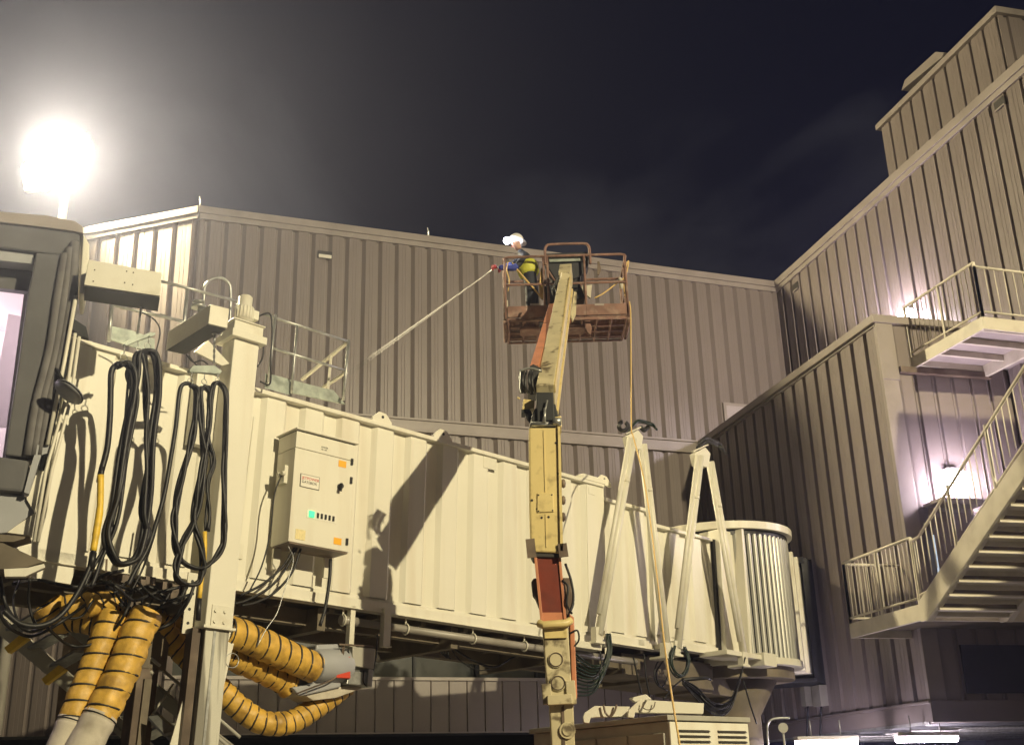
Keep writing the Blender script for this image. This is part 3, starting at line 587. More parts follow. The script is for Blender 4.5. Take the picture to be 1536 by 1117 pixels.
# ---- cab at the left end
CB = aty(125, 338, 11.35)
def cq(x, y, d=0): return hit(x, y, CB - NF * d, NF)
def slab(name, pts, mt_, th=.1, d=0, par=None, bev=.0):
    b = MB(); b.prism([cq(x, y, d) for x, y in pts], -NF * th); return b.build(name, mt_, par or bridge, bev)
slab('cab_roof', [(-60, 306), (0, 317), (70, 323), (112, 331), (124, 339), (125, 350), (112, 347), (70, 341), (0, 333), (-60, 325)], M['trim'], 1.9, 0, bev=.01)
slab('canopy_top', [(-60, 324), (0, 332), (70, 340), (110, 346), (120, 352), (117, 398), (98, 383), (54, 378), (0, 371), (-60, 362)], M['fabric'], .3, .04, bev=.02)
slab('canopy_rim', [(-60, 368), (0, 374), (50, 380), (50, 396), (0, 391), (-60, 385)], M['greyw'], .2, .1, bev=.01)
slab('canopy_side', [(54, 378), (98, 382), (86, 450), (75, 525), (55, 604), (41, 686), (7, 682), (18, 604), (28, 540), (34, 493), (42, 437), (51, 397)], M['fabric'], .3, .02, bev=.02)
slab('canopy_lining', [(-60, 392), (50, 397), (42, 437), (-60, 425)], M['fabric'], .1, .35)
cf = MB()
for k in range(5):
    o_ = k * .17
    def L(a, c): return (a[0] + (c[0] - a[0]) * o_ * 1.1, a[1] + (c[1] - a[1]) * o_ * 1.1)
    A_ = [(98, 382), (86, 450), (75, 525), (55, 604), (42, 684)]; C_ = [(117, 358), (114, 440), (96, 540), (80, 604), (66, 684)]
    cf.tube(cat([cq(*L(a, c), .02 + .05 * (k % 2)) for a, c in zip(A_, C_)], 4), [.055] * 17, 8)
cf.prism([cq(*q, .12) for q in ((96, 360), (119, 352), (117, 440), (98, 540), (68, 690), (40, 690), (55, 604), (75, 525), (88, 440))], -NF * .2)
cf.build('canopy_folds', M['fabricfold'], bridge)
slab('canopy_bottom_roll', [(-60, 680), (0, 684), (44, 690), (40, 715), (34, 738), (0, 735), (-60, 730)], M['fabric'], .3, .0, bev=.03)
b = MB(); b.prism([cq(*q, .02) for q in ((125, 350), (134, 366), (133, 400), (125, 440), (119, 440), (122, 400))], -NF * .6); b.build('cab_corner', M['cream'], bridge, .01)
slab('cab_bracket', [(56, 667), (78, 668), (77, 678), (62, 682), (43, 740), (36, 738), (46, 700)], M['greyw'], .15, -.03)
slab('cab_side_plate', [(62, 684), (76, 680), (66, 735), (52, 768), (40, 748), (44, 738)], M['cream'], .05, .06)
slab('bracket_arm', [(109, 477), (129, 490), (133, 506), (116, 502), (108, 492)], M['dark'], .1, -.05)
slab('underside_cone', [(-60, 728), (40, 745), (54, 766), (10, 798), (-60, 806)], M['greyw'], .5, .1)
slab('floor_plate', [(54, 768), (48, 803), (10, 798)], M['cream'], .1, .12)
slab('floor_edge', [(-60, 800), (0, 801), (46, 805), (20, 812), (-60, 812)], M['under'], .3, .08)
slab('floor_wedge', [(-60, 806), (0, 812), (66, 842), (40, 850), (-60, 858)], M['under'], .3, .1)
slab('floor_strip', [(6, 853), (42, 851), (66, 845), (68, 850), (38, 864), (7, 864)], M['cream'], .1, .05)
b = MB(); b.prism([bp(*q, .03) for q in ((112, 506), (139, 512), (121, 826), (106, 876), (45, 866), (46, 852), (66, 845), (25, 822), (50, 800), (58, 812))], -BN * .05); b.build('cab_end_panel', M['cream'], bridge, .004)
for pts, r_, mt_ in (([(114, 444), (97, 540), (71, 667)], .022, 'cream'), ([(113, 500), (98, 600), (69, 705), (51, 812)], .018, 'cream'), ([(119, 505), (106, 600), (78, 705), (57, 812)], .018, 'cream'), ([(108, 470), (92, 580), (62, 705)], .03, 'dark')):
    b = MB(); b.tube([cq(x, y, -.06 if mt_ == 'cream' else 0) for x, y in pts], r_, 8); b.build('guide_rail', M[mt_], bridge)
# convex mirror
mc_ = cq(103, 588, -.28); b = MB(); mn = (V((-.35, -.35, -.75))).normalized(); mu = mn.orthogonal().normalized(); mv = mn.cross(mu)
R_ = .16
b.tube([mc_ - mn * .02, mc_ - mn * .018, mc_ + mn * .01, mc_ + mn * .02], [.1, R_, R_, .06], 24); mir = b.build('mirror', M['greyw'], bridge)
b = MB(); b.tube([mc_ + (mu * math.cos(a) + mv * math.sin(a)) * R_ for a in [i * math.pi / 12 for i in range(25)]], .010, 6); b.bar(mc_, cq(84, 553, -.02), .03); b.build('mirror_rim', M['black'], mir)
# interior
IN = MB()
i0 = cq(56, 397, .45); 
IN.box(CB, DF, NF, Z, (-3.2, -.45), (-2.0, -1.9), (-3.2, -.2)); IN.box(CB, DF, NF, Z, (-3.2, -.45), (-2.0, -.4), (-.6, -.5)); IN.box(CB, DF, NF, Z, (-.55, -.5), (-2.0, -.45), (-3.2, -.5)); IN.build('cab_lining', M['pinkroom'], bridge)
b = MB(); b.prism([cq(*q, 1.2) for q in ((12, 470), (45, 476), (26, 640), (-20, 640))], -NF * .05); b.build('cab_door', M['pinkroom'], bridge, .01)
l = bpy.data.lights.new('cab_light', 'POINT'); l.energy = 95; l.color = (1, .82, .88); l.shadow_soft_size = .15
lo = bpy.data.objects.new('cab_light', l); COL.objects.link(lo); lo.location = CB - DF * 1.9 - NF * 1.2 - Z * 1.1
# ---- service stair under the cab
sv = thing('service_stair', aty(150, 1000, 14.5), 'dim service stair with yellow brackets slanting down beneath the cab at lower left', 'stairs')
def q3(x, y, d): return aty(x, y, d)
for (a, c, w_) in (((-30, 905), (300, 1190), .14), ((75, 915), (345, 1125), .14), ((-20, 930), (240, 1150), .06)):
    b = MB(); b.bar(q3(*a, 14.6), q3(*c, 14.2), w_ * .5, w_); b.build('stringer', M['gbox'], sv)
b = MB()
for (a, c, w_) in (((222, 985), (360, 1105), .03), ((218, 1012), (350, 1125), .03), ((212, 1050), (330, 1150), .03), ((230, 1030), (228, 1090), .02), ((260, 1025), (222, 1080), .02), ((95, 905), (230, 1010), .03), ((105, 890), (240, 998), .03)):
    b.tube([q3(*a, 14.0), q3(*c, 13.8)], w_ * .7, 6)
b.build('handrail', M['gbox'], sv)
for k in range(9):
    b = MB(); x = 20 + k * 33; y = 945 + k * 27; b.bar(q3(x, y, 14.5), q3(x + 38, y - 22, 14.2), .22, .03); b.build('tread', M['galv'], sv)
for (x, y) in ((20, 965), (76, 1012)):
    b = MB(); b.prism([q3(x - 14, y + 6, 14.0), q3(x + 12, y - 15, 14.0), q3(x + 22, y - 8, 14.0), q3(x - 8, y + 14, 14.0)], Y * .1); b.build('bracket', M['ysleeve'], sv)
b = MB()
for k in range(4): b.prism([q3(222 + k * 14, 1078 + k * 12, 13.6), q3(236 + k * 15, 1076 + k * 12, 13.6), q3(262 + k * 14, 1100 + k * 12, 13.4), q3(246 + k * 12, 1104 + k * 12, 13.4)], Z * .03)
b.build('lit_step', M['galv'], sv)
# ================================================================== flood lamp on its pole, top left
LP = hit(85, 243, V((-11.3, 25.95, 16.9)), -Y)
fl_ = thing('flood_lamp', V((LP.x + .15, LP.y, 0)), 'blazing warm floodlight on a tall pole above the cab at top left', 'floodlight')
b = MB(); p0 = hit(99, 262, LP, -Y); b.tube([V((p0.x - .12, p0.y + .1, 0)), p0 + V((0, .1, -.1))], [.14, .10], 12); b.build('pole', M['lampb'], fl_)
LN = V((.12, -.96, -.25)).normalized()
b = MB(); pts = [hit(*q, LP, LN) for q in ((30, 250), (92, 203), (130, 199), (138, 218), (66, 285), (36, 287))]; b.prism([p - LN * .02 for p in pts], -LN * .28); b.build('housing', M['lampb'], fl_, .02)
b = MB(); c_ = sum(pts, V((0, 0, 0))) / 6; b.prism([c_ + (p - c_) * .94 + LN * .005 for p in pts], -LN * .02); b.build('lens', M['lamp'], fl_)
for kx, kz in ((-.75, -.45), (-.1, 0), (.6, .4)):
  l = bpy.data.lights.new('flood_lamp_light', 'POINT'); l.energy = 130; l.color = (1, .83, .45); l.shadow_soft_size = .3
  lo = bpy.data.objects.new('flood_lamp_light', l); COL.objects.link(lo); lo.parent = fl_; lo.location = c_ + LN * .3 + X * kx + Z * kz - fl_.location
l = bpy.data.lights.new('flood_lamp_beam', 'SPOT'); l.energy = 21000; l.color = (1, .84, .50); l.shadow_soft_size = .45; l.spot_size = math.radians(108); l.spot_blend = .5
lo = bpy.data.objects.new('flood_lamp_beam', l); COL.objects.link(lo); lo.parent = fl_; lo.location = c_ + LN * .28 - fl_.location; lo.rotation_euler = V((1, -.5, -.42)).to_track_quat('-Z', 'Y').to_euler()

# ================================================================== power cabinet on the bridge wall
cT, uT = bs(447.6, 648, .5); cR, uR = bs(535, 667, .5); _, uB = bs(425, 810, .5); _, uB2 = bs(519, 827, .5)
cL_, _ = bs(438, 740, .5); cR_, _ = bs(528, 750, .5); uT = (uT + uR) / 2; uB = (uB + uB2) / 2
cab = thing('power_cabinet', B((cL_ + cR_) / 2, uB, .27), 'cream electrical power cabinet with stickers and a green light hung on the bridge wall', 'electrical cabinet')
b = MB(); b.box(BO, BD, BU, BN, (cL_, cR_), (uB, uT - .22), (.08, .5)); b.build('body', M['cream'], cab, .006)
b = MB(); b.box(BO, BD, BU, BN, (cL_, cR_), (uT - .215, uT), (.08, .503)); b.build('top_panel', M['cream'], cab, .006)
b = MB(); b.box(BO, BD, BU, BN, (cL_ - .03, cR_ + .03), (uT + .012, uT + .03), (.05, .55)); b.build('rain_cover', M['cream'], cab, .003)
b = MB(); b.box(BO, BD, BU, BN, (cL_ + .01, cR_ - .01), (uT, uT + .012), (.05, .5)); b.build('shadow_gap', M['gaptar'], cab)
b = MB(); b.box(BO, BD, BU, BN, (cL_ + .015, cR_ - .015), (uB - .02, uB), (.1, .49)); b.build('base_plate', M['brown'], cab)
for (a, c) in ((cL_ + .02, .1), (cR_ - .12, .1)):
    b = MB(); b.box(BO, BD, BU, BN, (a, a + .1), (uB - .28, uB - .02), (.1, .14)); b.build('leg_bracket', M['cream2'], cab)
W_ = cR_ - cL_; H_ = uT - uB
def cp(u, v, w=.505): return B(cL_ + u * W_, uB + v * H_, w)      # u,v in 0..1 on the door
def plate(u0, u1, v0, v1, mt_, name, par=cab, th=.004, w=.501):
    b = MB(); b.box(BO, BD, BU, BN, (cL_ + u0 * W_, cL_ + u1 * W_), (uB + v0 * H_, uB + v1 * H_), (w, w + th)); return b.build(name, mt_, par)
sg = plate(.11, .43, .50, .62, M['gaptar'], 'sign_border'); plate(.12, .42, .505, .615, M['white'], 'sign', sg, w=.506)
plate(.26, .75, .235, .315, M['white'], 'switch_strip')
for k in range(5):
    o = plate(.42 + k * .065, .45 + k * .065, .25, .295, M['black'], 'switch', th=.012, w=.506)
plate(.29, .375, .245, .30, M['ledg'], 'green_lamp', th=.015, w=.506)
for (u, v) in ((.86, .80), (.86, .085)): plate(u - .13, u - .0, v - .035, v + .025, M['amber'], 'warning_sticker')
for (u, v) in ((.935, .835), (.94, .66), (.93, .09)): plate(u, u + .035, v - .03, v + .03, M['black'], 'latch', th=.02)
plate(.10, .26, .03, .12, M['amber'], 'data_plate'); 
bpy.data.objects['data_plate'].data.materials[0] = mat('faded sticker', (.72, .62, .33), .5, var=.15, vscale=60)
b = MB(); b.tube([cp(.77, .58), cp(.77, .58, .55)], .035, 14); b.bar(cp(.77, .60, .55), cp(.75, .53, .56), .035, .03); b.build('rotary_switch', M['black'], cab)
b = MB(); b.box(B(cL_, uB + .5 * H_, .3), BD, BU, BN, (-.05, -.0), (.05, .28), (-.12, .06)); b.tube([B(cL_ - .05, uB + .62 * H_, .28), B(cL_ - .1, uB + .61 * H_, .28)], .03, 10); b.tube([B(cL_ - .05, uB + .62 * H_, .36), B(cL_ - .09, uB + .615 * H_, .36)], .03, 10); b.build('side_socket', M['cream2'], cab)
def text(s_, o, xd, yd, size, mt_, name, par):
    cu = bpy.data.curves.new(name, 'FONT'); cu.body = s_; cu.size = size; cu.extrude = .0015; to = bpy.data.objects.new(name, cu); COL.objects.link(to)
    dg = bpy.context.evaluated_depsgraph_get(); me = bpy.data.meshes.new_from_object(to.evaluated_get(dg)); bpy.data.objects.remove(to)
    me.materials.clear(); me.materials.append(mt_); ob = bpy.data.objects.new(name, me); COL.objects.link(ob)
    zd = xd.cross(yd).normalized(); M4 = Matrix(((xd.x, yd.x, zd.x, o.x), (xd.y, yd.y, zd.y, o.y), (xd.z, yd.z, zd.z, o.z), (0, 0, 0, 1)))
    off = par.matrix_basis.translation.copy()
    if par.parent: off += par.parent.matrix_basis.translation
    ob.parent = par; me.transform(Matrix.Translation(-off) @ M4)
    return ob
text('JETPOWER', cp(.135, .572, .511), BD, BU, .052, M['signr'], 'lettering', sg)
text('GATEBOX', cp(.135, .538, .511), BD, BU, .048, M['signk'], 'lettering', sg)
text('POWER', cp(.42, .90, .505), BD, BU, .028, M['signk'], 'lettering', cab); text('ON - OFF', cp(.42, .88, .505), BD, BU, .02, M['signk'], 'lettering', cab)
# cabinet cables
ccs = thing('cabinet_cable', B(cL_, uB, .2), 'bunch of black cables dropping from the power cabinet to the bridge underside', 'cables')
for pts in ([(447, 818), (430, 850), (405, 880), (370, 900), (352, 905)], [(443, 818), (425, 848), (395, 875), (360, 893)], [(452, 820), (438, 858), (412, 888), (385, 903), (362, 908)], [(428, 700), (412, 740), (405, 800), (392, 850), (372, 890)]):
    b = MB(); b.tube(cat([bp(*q, .32) for q in pts], 5), .016 if pts[0][1] > 700 else .010, 7); b.build('cable', M['black'], ccs)
b = MB(); b.tube(cat([bp(*q, .38) for q in ((496, 838), (494, 870), (488, 910), (480, 938))], 5), .022, 8); b.build('drop_cable', M['black'], ccs)
b = MB(); b.tube(cat([bp(*q, .5) for q in ((432, 818), (440, 840), (428, 880), (415, 920), (400, 942), (385, 970))], 5), .006, 5); b.build('thin_wire', M['galv'], ccs)

# ================================================================== cable hoists with hanging ground power cables
h1 = thing('cable_hoist', cq(180, 440, -.1), 'cream box beam cable hoist beside the cab, chain and spreader bar hanging from it', 'cable hoist', 'cable hoists')
D1 = -.30
b = MB(); P_ = [cq(*q, D1) for q in ((133, 389), (243, 409), (240, 444), (126, 427))]; b.prism(P_, -NF * .42); b.build('box', M['cream2'], h1, .006)
b = MB(); Q_ = [cq(*q, D1) for q in ((126, 427.5), (240, 444.5))]; dn = (P_[2] - P_[1]).normalized(); b.prism([Q_[0] + dn * .004 - NF * .02, Q_[1] + dn * .004 - NF * .02, Q_[1] - NF * .40 + dn * .004, Q_[0] - NF * .40 + dn * .004], dn * .004); b.build('underside', M['dark'], h1)  # shade of the box bottom put in as a near-black sheet
b = MB()
for (x, y) in ((142, 405), (140, 422), (190, 407), (200, 409), (187, 424), (199, 427)): c = cq(x, y, D1); b.cyl(c, c + NF * .006, .008, 6)
bl = b.build('rivet', M['brown'], h1)
W1 = 1.28
def chain(px0, py0, px1, py1, w, par):
    a = bp(px0, py0, w); c = bp(px1, py1, w); b = MB(); n = max(3, int((a - c).length / .05)); b.tube([a, a.lerp(c, .35)], .014, 6)
    for i in range(n):
        p = a.lerp(c, .35 + .65 * i / n); q = a.lerp(c, .35 + .65 * (i + 1.1) / n); b.bar(p, q, .026 if i % 2 else .012, .012 if i % 2 else .026)
    b.ball(a, .035, 10, (1, 1, .6)); b.build('chain', M['galv'], par)
chain(213, 453, 206, 500, W1, h1)
b = MB(); b.prism([bp(*q, W1) for q in ((185, 516), (192, 510), (226, 498), (234, 499), (232, 503), (212, 509), (190, 518))], -BN * .06); b.build('spreader_bar', M['grate'], h1, .003)
def hooks(lst, w, par):
    b = MB()
    for (x0, y0, x1, y1) in lst:
        a = bp(x0, y0, w); c = bp(x1, y1, w); m_ = a.lerp(c, .55); b.tube([a, m_], .007, 5)
        cc = m_.lerp(c, .5); r_ = (m_ - c).length * .5; b.tube([cc + (BD * math.cos(t) + BU * math.sin(t)) * r_ for t in [i * math.pi / 6 for i in range(13)]], .006, 5)
    b.build('hook', M['galv'], par)
hooks([(187, 518, 185, 541), (207, 511, 208, 527), (224, 503, 221, 523)], W1 + .02, h1)
h2 = thing('cable_hoist', bp(310, 495, 1.0), 'cable hoist with a dark underside sticking out over the tunnel roof beside the lift column', 'cable hoist', 'cable hoists')
E_ = [bp(*q, 1.42) for q in ((316, 456), (344, 463), (340, 496), (306, 488))]
E_[2] = E_[1] - BU * .245 ; E_[3] = E_[0] - BU * .245
b = MB(); b.prism(E_, -BN * 1.05); b.build('box', M['cream2'], h2, .006)
b = MB(); b.prism([E_[3] - BU * .004 - BN * .02, E_[2] - BU * .004 - BN * .02, E_[2] - BU * .004 - BN * 1.03, E_[3] - BU * .004 - BN * 1.03], -BU * .004); b.build('underside', M['dark'], h2)  # near-black sheet again, painting the shade below this hoist box
b = MB(); b.tube([bp(303, 500, .9), bp(303, 470, .9), bp(303, 462, .9)], [.05, .05, .05], 12); b.tube([bp(298, 462, .9), bp(298, 458, .9)], [.09, .09], 14); b.tube([bp(298, 455, .9), bp(298, 452, .9)], [.07, .07], 14); b.build('insulator', M['galv'], h2)
chain(322, 500, 321, 545, 1.2, h2)
b = MB(); b.prism([bp(*q, 1.2) for q in ((284, 555), (290, 548), (322, 548), (333, 556), (330, 561), (300, 558), (286, 558))], -BN * .06); b.build('spreader_bar', M['grate'], h2, .003)
hooks([(288, 558, 285, 575), (307, 559, 306, 576), (327, 559, 326, 574)], 1.22, h2)
b = MB()
for pts in ([(279, 531), (290, 543), (302, 540), (312, 546)], [(283, 533), (296, 548), (318, 552)], [(230, 540), (240, 500), (232, 480), (212, 468)]): b.tube(cat([bp(*q, .9) for q in pts], 5), .009, 6)
b.build('lead_wire', M['black'], h2)
b = MB(); b.prism([bp(*q, .4) for q in ((292, 527), (312, 510), (344, 545), (333, 548))], -BN * .04); b.build('arm_bracket', M['cream2'], h2)

def bundle(name, label, w, strands, mt_=M['black']):
    t = thing(name, bp(*strands[0][0][0], w), label, 'cable', 'hanging ground power cables')
    for pts, r, n in strands:
        for k in range(n):
            off = BD * random.uniform(-.03, .03) * (n > 1) + BN * (random.uniform(-.05, .05) + k * .012); ph = random.uniform(0, 6)
            pp = cat([bp(*q, w) for q in pts], 7)
            pp = [p + off + (BD * math.sin(i * .35 + ph) + BN * math.cos(i * .31 + ph)) * .013 * (n > 1) for i, p in enumerate(pp)]
            b = MB(); b.tube(pp, r, 8); b.build('strand', mt_, t)
    return t
c1 = bundle('power_cable', 'left bunch of thick black cables hanging beside the cab with a yellow sleeve', W1, [
    ([(186, 543), (176, 546), (169, 558), (168, 590), (167, 625), (163, 670), (154, 706), (151, 722)], 0.0317, 1),
    ([(152, 700), (149, 770), (143, 805), (139, 832), (131, 858), (112, 895), (88, 925), (60, 938), (30, 935), (5, 915)], 0.0268, 1),
    ([(176, 550), (188, 545), (197, 552), (199, 580), (194, 640), (182, 700), (170, 760), (162, 800), (163, 826), (176, 844), (192, 845), (206, 832), (218, 800), (221, 760), (226, 700), (231, 640), (236, 590), (237, 550), (229, 530), (216, 528), (206, 538), (203, 570), (192, 640), (176, 720), (164, 790)], 0.0256, 3),
    ([(208, 530), (217, 540), (220, 580), (219, 640), (222, 700), (214, 770), (222, 800), (212, 826)], 0.0220, 3),
    ([(205, 540), (197, 560), (203, 600), (192, 680), (180, 740), (168, 800), (150, 845), (132, 880)], 0.0195, 3),
    ([(196, 556), (191, 620), (189, 660)], 0.0146, 1)])
b = MB(); b.tube(cat([bp(*q, W1) for q in ((151, 712), (150, 760), (145, 795), (140, 826))], 5), [.034] * 6 + [.038] * 6 + [.034] * 4, 10); b.build('yellow_sleeve', M['ysleeve'], c1)
b = MB(); b.tube([bp(140, 828, W1), bp(136, 852, W1)], .036, 10); b.build('connector', M['black'], c1)
c2 = bundle('power_cable', 'right bunch of black cables beside the lift column, twisted into a figure of eight', 1.22, [
    ([(292, 582), (284, 575), (274, 577), (269, 592), (264, 640), (256, 690), (247, 740), (236, 780), (222, 822), (205, 852), (192, 878)], 0.0244, 1),
    ([(283, 577), (294, 588), (288, 640), (277, 690), (264, 745), (258, 780), (261, 815), (272, 842), (290, 852), (307, 849), (322, 835), (333, 808), (335, 770), (333, 700), (337, 640), (337, 594), (329, 577), (319, 577), (313, 600), (312, 640), (302, 690), (293, 740), (289, 785), (297, 815), (303, 850), (296, 872), (280, 877), (265, 868), (262, 845), (272, 815), (290, 780), (297, 740), (305, 690), (300, 640), (297, 595), (304, 580), (314, 590)], 0.0201, 3),
    ([(318, 580), (313, 620), (316, 660), (320, 690), (314, 720), (315, 760), (310, 796)], 0.0171, 3),
    ([(296, 590), (290, 650), (272, 710), (262, 790)], 0.0122, 3)])
b = MB(); b.tube(cat([bp(*q, 1.22) for q in ((307, 797), (307, 830), (303, 862), (299, 897))], 4), .024, 10); b.build('yellow_sleeve', M['ysleeve'], c2)
b = MB(); b.tube([bp(299, 897, 1.22), bp(297, 930, 1.22)], .027, 10); b.build('connector', M['black'], c2)

# ================================================================== tangle of cables under the cab
tg = thing('cable_tangle', bp(190, 900, .4), 'tangle of black cables drooping in loops under the tunnel floor at lower left', 'cables')
tang = [([(0, 865), (10, 910), (40, 945), (75, 935), (110, 900), (150, 865), (185, 855)], .02), ([(-10, 880), (5, 930), (35, 952), (60, 950), (95, 930), (130, 905)], .018), ([(45, 868), (43, 900), (50, 930), (62, 948)], .015),
    ([(70, 940), (100, 965), (130, 968), (165, 950), (190, 915), (200, 880)], .016), ([(30, 870), (20, 900), (28, 930), (55, 938)], .013), ([(180, 905), (200, 930), (225, 942), (255, 935), (280, 905), (292, 875)], .02), ([(185, 895), (205, 935), (235, 945), (262, 925), (285, 890)], .014),
    ([(165, 870), (185, 905), (212, 915), (240, 910), (260, 880)], .016), ([(150, 870), (175, 880), (200, 900), (230, 890), (270, 880)], .018), ([(170, 890), (200, 870), (240, 900), (290, 890)], .015), ([(240, 760), (232, 800), (215, 850), (195, 890), (180, 915)], .012),
    ([(160, 880), (190, 890), (225, 880), (262, 905), (280, 880)], .022), ([(200, 880), (215, 895), (205, 920), (225, 905), (235, 885)], .012), ([(20, 875), (60, 870), (110, 880), (160, 875), (200, 885)], .02), ([(140, 900), (120, 925), (90, 925)], .014)]
for pts, r in tang:
    b = MB(); b.tube(cat([bp(*q, .35 + random.uniform(-.15, .25)) for q in pts], 6), r, 7); b.build('cable', M['black'], tg)
b = MB()
for k in range(14):
    x, y = random.uniform(165, 285), random.uniform(868, 915); b.box(bp(x, y, .1), BD, BU, BN, (-.06, .06), (-.04, .05), (-.05, .05))
b.tube([bp(160, 838, .3), bp(158, 878, .3)], .012, 5); b.build('cable_clip', M['brown'], tg)
t2 = thing('cable_tangle', bp(700, 965, -.5), 'black cables sagging below the conduit in the middle of the tunnel', 'cables')
for pts, r, w in [([(650, 950), (660, 975), (672, 985), (668, 955)], .015, -.6), ([(655, 948), (668, 980), (676, 988)], .012, -.6), ([(660, 955), (700, 985), (740, 1000), (770, 985), (800, 975)], .016, -.7), ([(670, 950), (720, 965), (770, 970), (815, 978)], .02, -.7), ([(690, 955), (730, 958), (765, 980), (810, 985)], .016, -.7), ([(672, 965), (690, 990), (715, 1004), (735, 1003)], .008, -.6), ([(560, 940), (575, 955), (590, 948)], .015, -.6), ([(640, 950), (720, 972), (815, 972)], .02, -.9)]:
    b = MB(); b.tube(cat([bp(*q, w) for q in pts], 6), r, 7); b.build('cable', M['black'], t2)
t3 = thing('cable_tangle', bp(880, 985, .3), 'thick dark green cables hanging in a deep loop behind the lift tower', 'cables')
for k in range(11):
    j = random.uniform(-4, 4); b = MB()
    b.tube(cat([bp(*q, .15 + random.uniform(-.08, .1)) for q in ((912 + j, 950), (914 + j, 975), (907 + j * 1.5, 1010 - k * 2), (890, 1038 - k * 4), (865, 1042 - k * 6), (845, 1030 - k * 6), (838, 1005 - k * 3))], 6), .014, 7); b.build('cable', M['green'], t3)
b = MB(); b.tube(cat([bp(*q, .3) for q in ((900, 975), (902, 1000), (890, 1020))], 5), .012, 6); b.build('cable', M['black'], t3)
t4 = thing('cable_tangle', bp(1018, 985, .4), 'small coil of green cables hanging where the cable frame legs meet', 'cables')
for k in range(9):
    j = random.uniform(-3, 3); b = MB(); b.tube(cat([bp(x + j, y + random.uniform(-3, 3), .35 + random.uniform(-.06, .06)) for x, y in ((1012, 970), (1007, 985), (1009, 1002), (1020, 1014), (1030, 1006), (1033, 988), (1028, 972))], 6), .011, 6); b.build('cable', M['green'], t4)
t5 = thing('cable_tangle', bp(1080, 1030, .3), 'sheaf of black cables sagging from the rotunda end down towards the ground unit', 'cables')
for k in range(9):
    o_ = k * 2.2; b = MB(); b.tube(cat([bp(*q, .25 + random.uniform(-.05, .1)) for q in ((1024, 1018 + o_ * .4), (1045, 1030 + o_), (1062, 1048 + o_), (1080, 1056 + o_), (1096, 1048 + o_ * .8), (1108, 1020 + o_ * .4), (1118, 985))], 6), .013, 6); b.build('cable', M['black'], t5)
for pts in ([(990, 985), (982, 1005), (985, 1025), (1000, 1035)], [(966, 980), (970, 1020), (975, 1045)], [(1024, 1018), (1010, 1030), (995, 1048)], [(995, 990), (984, 1010), (992, 1030), (1002, 1012), (1000, 992)], [(1115, 1020), (1125, 1055), (1135, 1085)], [(950, 985), (962, 1040)]):
    b = MB(); b.tube(cat([bp(*q, .0) for q in pts], 5), .014, 6); b.build('cable', M['black'], t5)
b = MB(); b.tube([bp(1024, 1019, .25), bp(1060, 1016, .2), bp(1066, 1018, .2)], .03, 6); b.build('cable', M['black'], t5)

# ================================================================== folding cable frames (inverted V legs)
def leg(par, a, c, w0, w1):
    A_, C_ = bp(*a, w0), bp(*c, w1); b = MB(); b.tube([A_, C_], [.052, .066], 14)
    b.tube([A_.lerp(C_, .22), A_.lerp(C_, .24)], .058, 14); o = b.build('leg', M['cream2'], par)
    d = (C_ - A_).normalized(); sd_ = d.cross(BN).normalized()
    b = MB(); q = sd_ * .125 * (1 if sd_.dot(BD) < 0 else -1); b.tube([A_ + q + d * .05 + BN * .02, C_ + q * .75 - d * .3 + BN * .02], .038, 10)
    b.bar(A_ + q * .5 + d * .1, A_ + q * .5 + d * .5, .14, .02, BN); b.build('strut', M['cream2'], o)
for lab, ap, l0, l1 in (('left inverted V cable frame of cream tubes standing against the tunnel', (954, 652), (898, 952), (1001, 975)), ('right inverted V cable frame of cream tubes in front of the rotunda', (1055, 678), (1016, 972), (1117, 988))):
    t = thing('cable_gantry', bp(*ap, .4), lab, 'cable frame', 'inverted V cable frames')
    leg(t, (ap[0] - 3, ap[1] + 6), l0, .42, .28); leg(t, (ap[0] + 12, ap[1] + 14), l1, .30, .22)
    b = MB(); b.prism([bp(*q, .42) for q in ((ap[0] - 13, ap[1] + 2), (ap[0] + 3, ap[1] - 8), (ap[0] + 11, ap[1] + 2), (ap[0] + 8, ap[1] + 22), (ap[0] - 9, ap[1] + 20))], -BN * .12); b.build('apex_bracket', M['cream2'], t, .008)
    b = MB(); b.bar(bp(ap[0] - 16, ap[1] - 1, .45), bp(ap[0] + 6, ap[1] - 11, .45), .05, .02); b.build('saddle', M['cream2'], t)
    for q in (l0, l1):
        b = MB(); p = bp(*q, .3); b.box(p, BD, BU, BN, (-.07, .07), (-.1, .12), (-.1, .02)); b.box(p, BD, BU, BN, (-.1, .1), (-.13, -.09), (-.3, .04)); b.build('foot_bracket', M['cream2'], t, .006)
b = MB()
s0_, u0_ = bs(862, 985, .1); p = bp(898, 972, .2); b.box(p, BD, BU, BN, (-.5, .05), (-.03, .07), (-.3, .02)); b.build('foot_rail', M['cream2'], bpy.data.objects['cable_gantry'], .004)
hc = thing('cable_loop', bp(955, 635, .4), 'green and black cable loops draped over the top of the left cable frame', 'cable', 'cable loops on the frame tops')
for k in range(7):
    b = MB(); j = random.uniform(-2, 2); b.tube(cat([bp(x, y + j, .3 + random.uniform(-.07, .07)) for x, y in ((940, 654), (948, 640), (957, 632), (970, 634), (980, 638), (984 + j, 643))], 5), .019, 6); b.build('strand', M['green'], hc)
for k in range(4):
    b = MB(); r_ = 8.5 - k * 1.2; b.tube(cat([bp(935 + r_ * math.cos(a), 639 + r_ * math.sin(a), .38 + .02 * k) for a in [i * math.pi / 4 - 1 for i in range(8)]], 4), .016, 6); b.build('strand', M['black'], hc)
b = MB(); b.tube(cat([bp(*q, .25) for q in ((961, 640), (966, 645), (972, 640))], 4), .04, 8); b.build('strand', M['rubber'], hc)
hc = thing('cable_loop', bp(1060, 660, .4), 'black cable bunch draped over the top of the right cable frame', 'cable', 'cable loops on the frame tops')
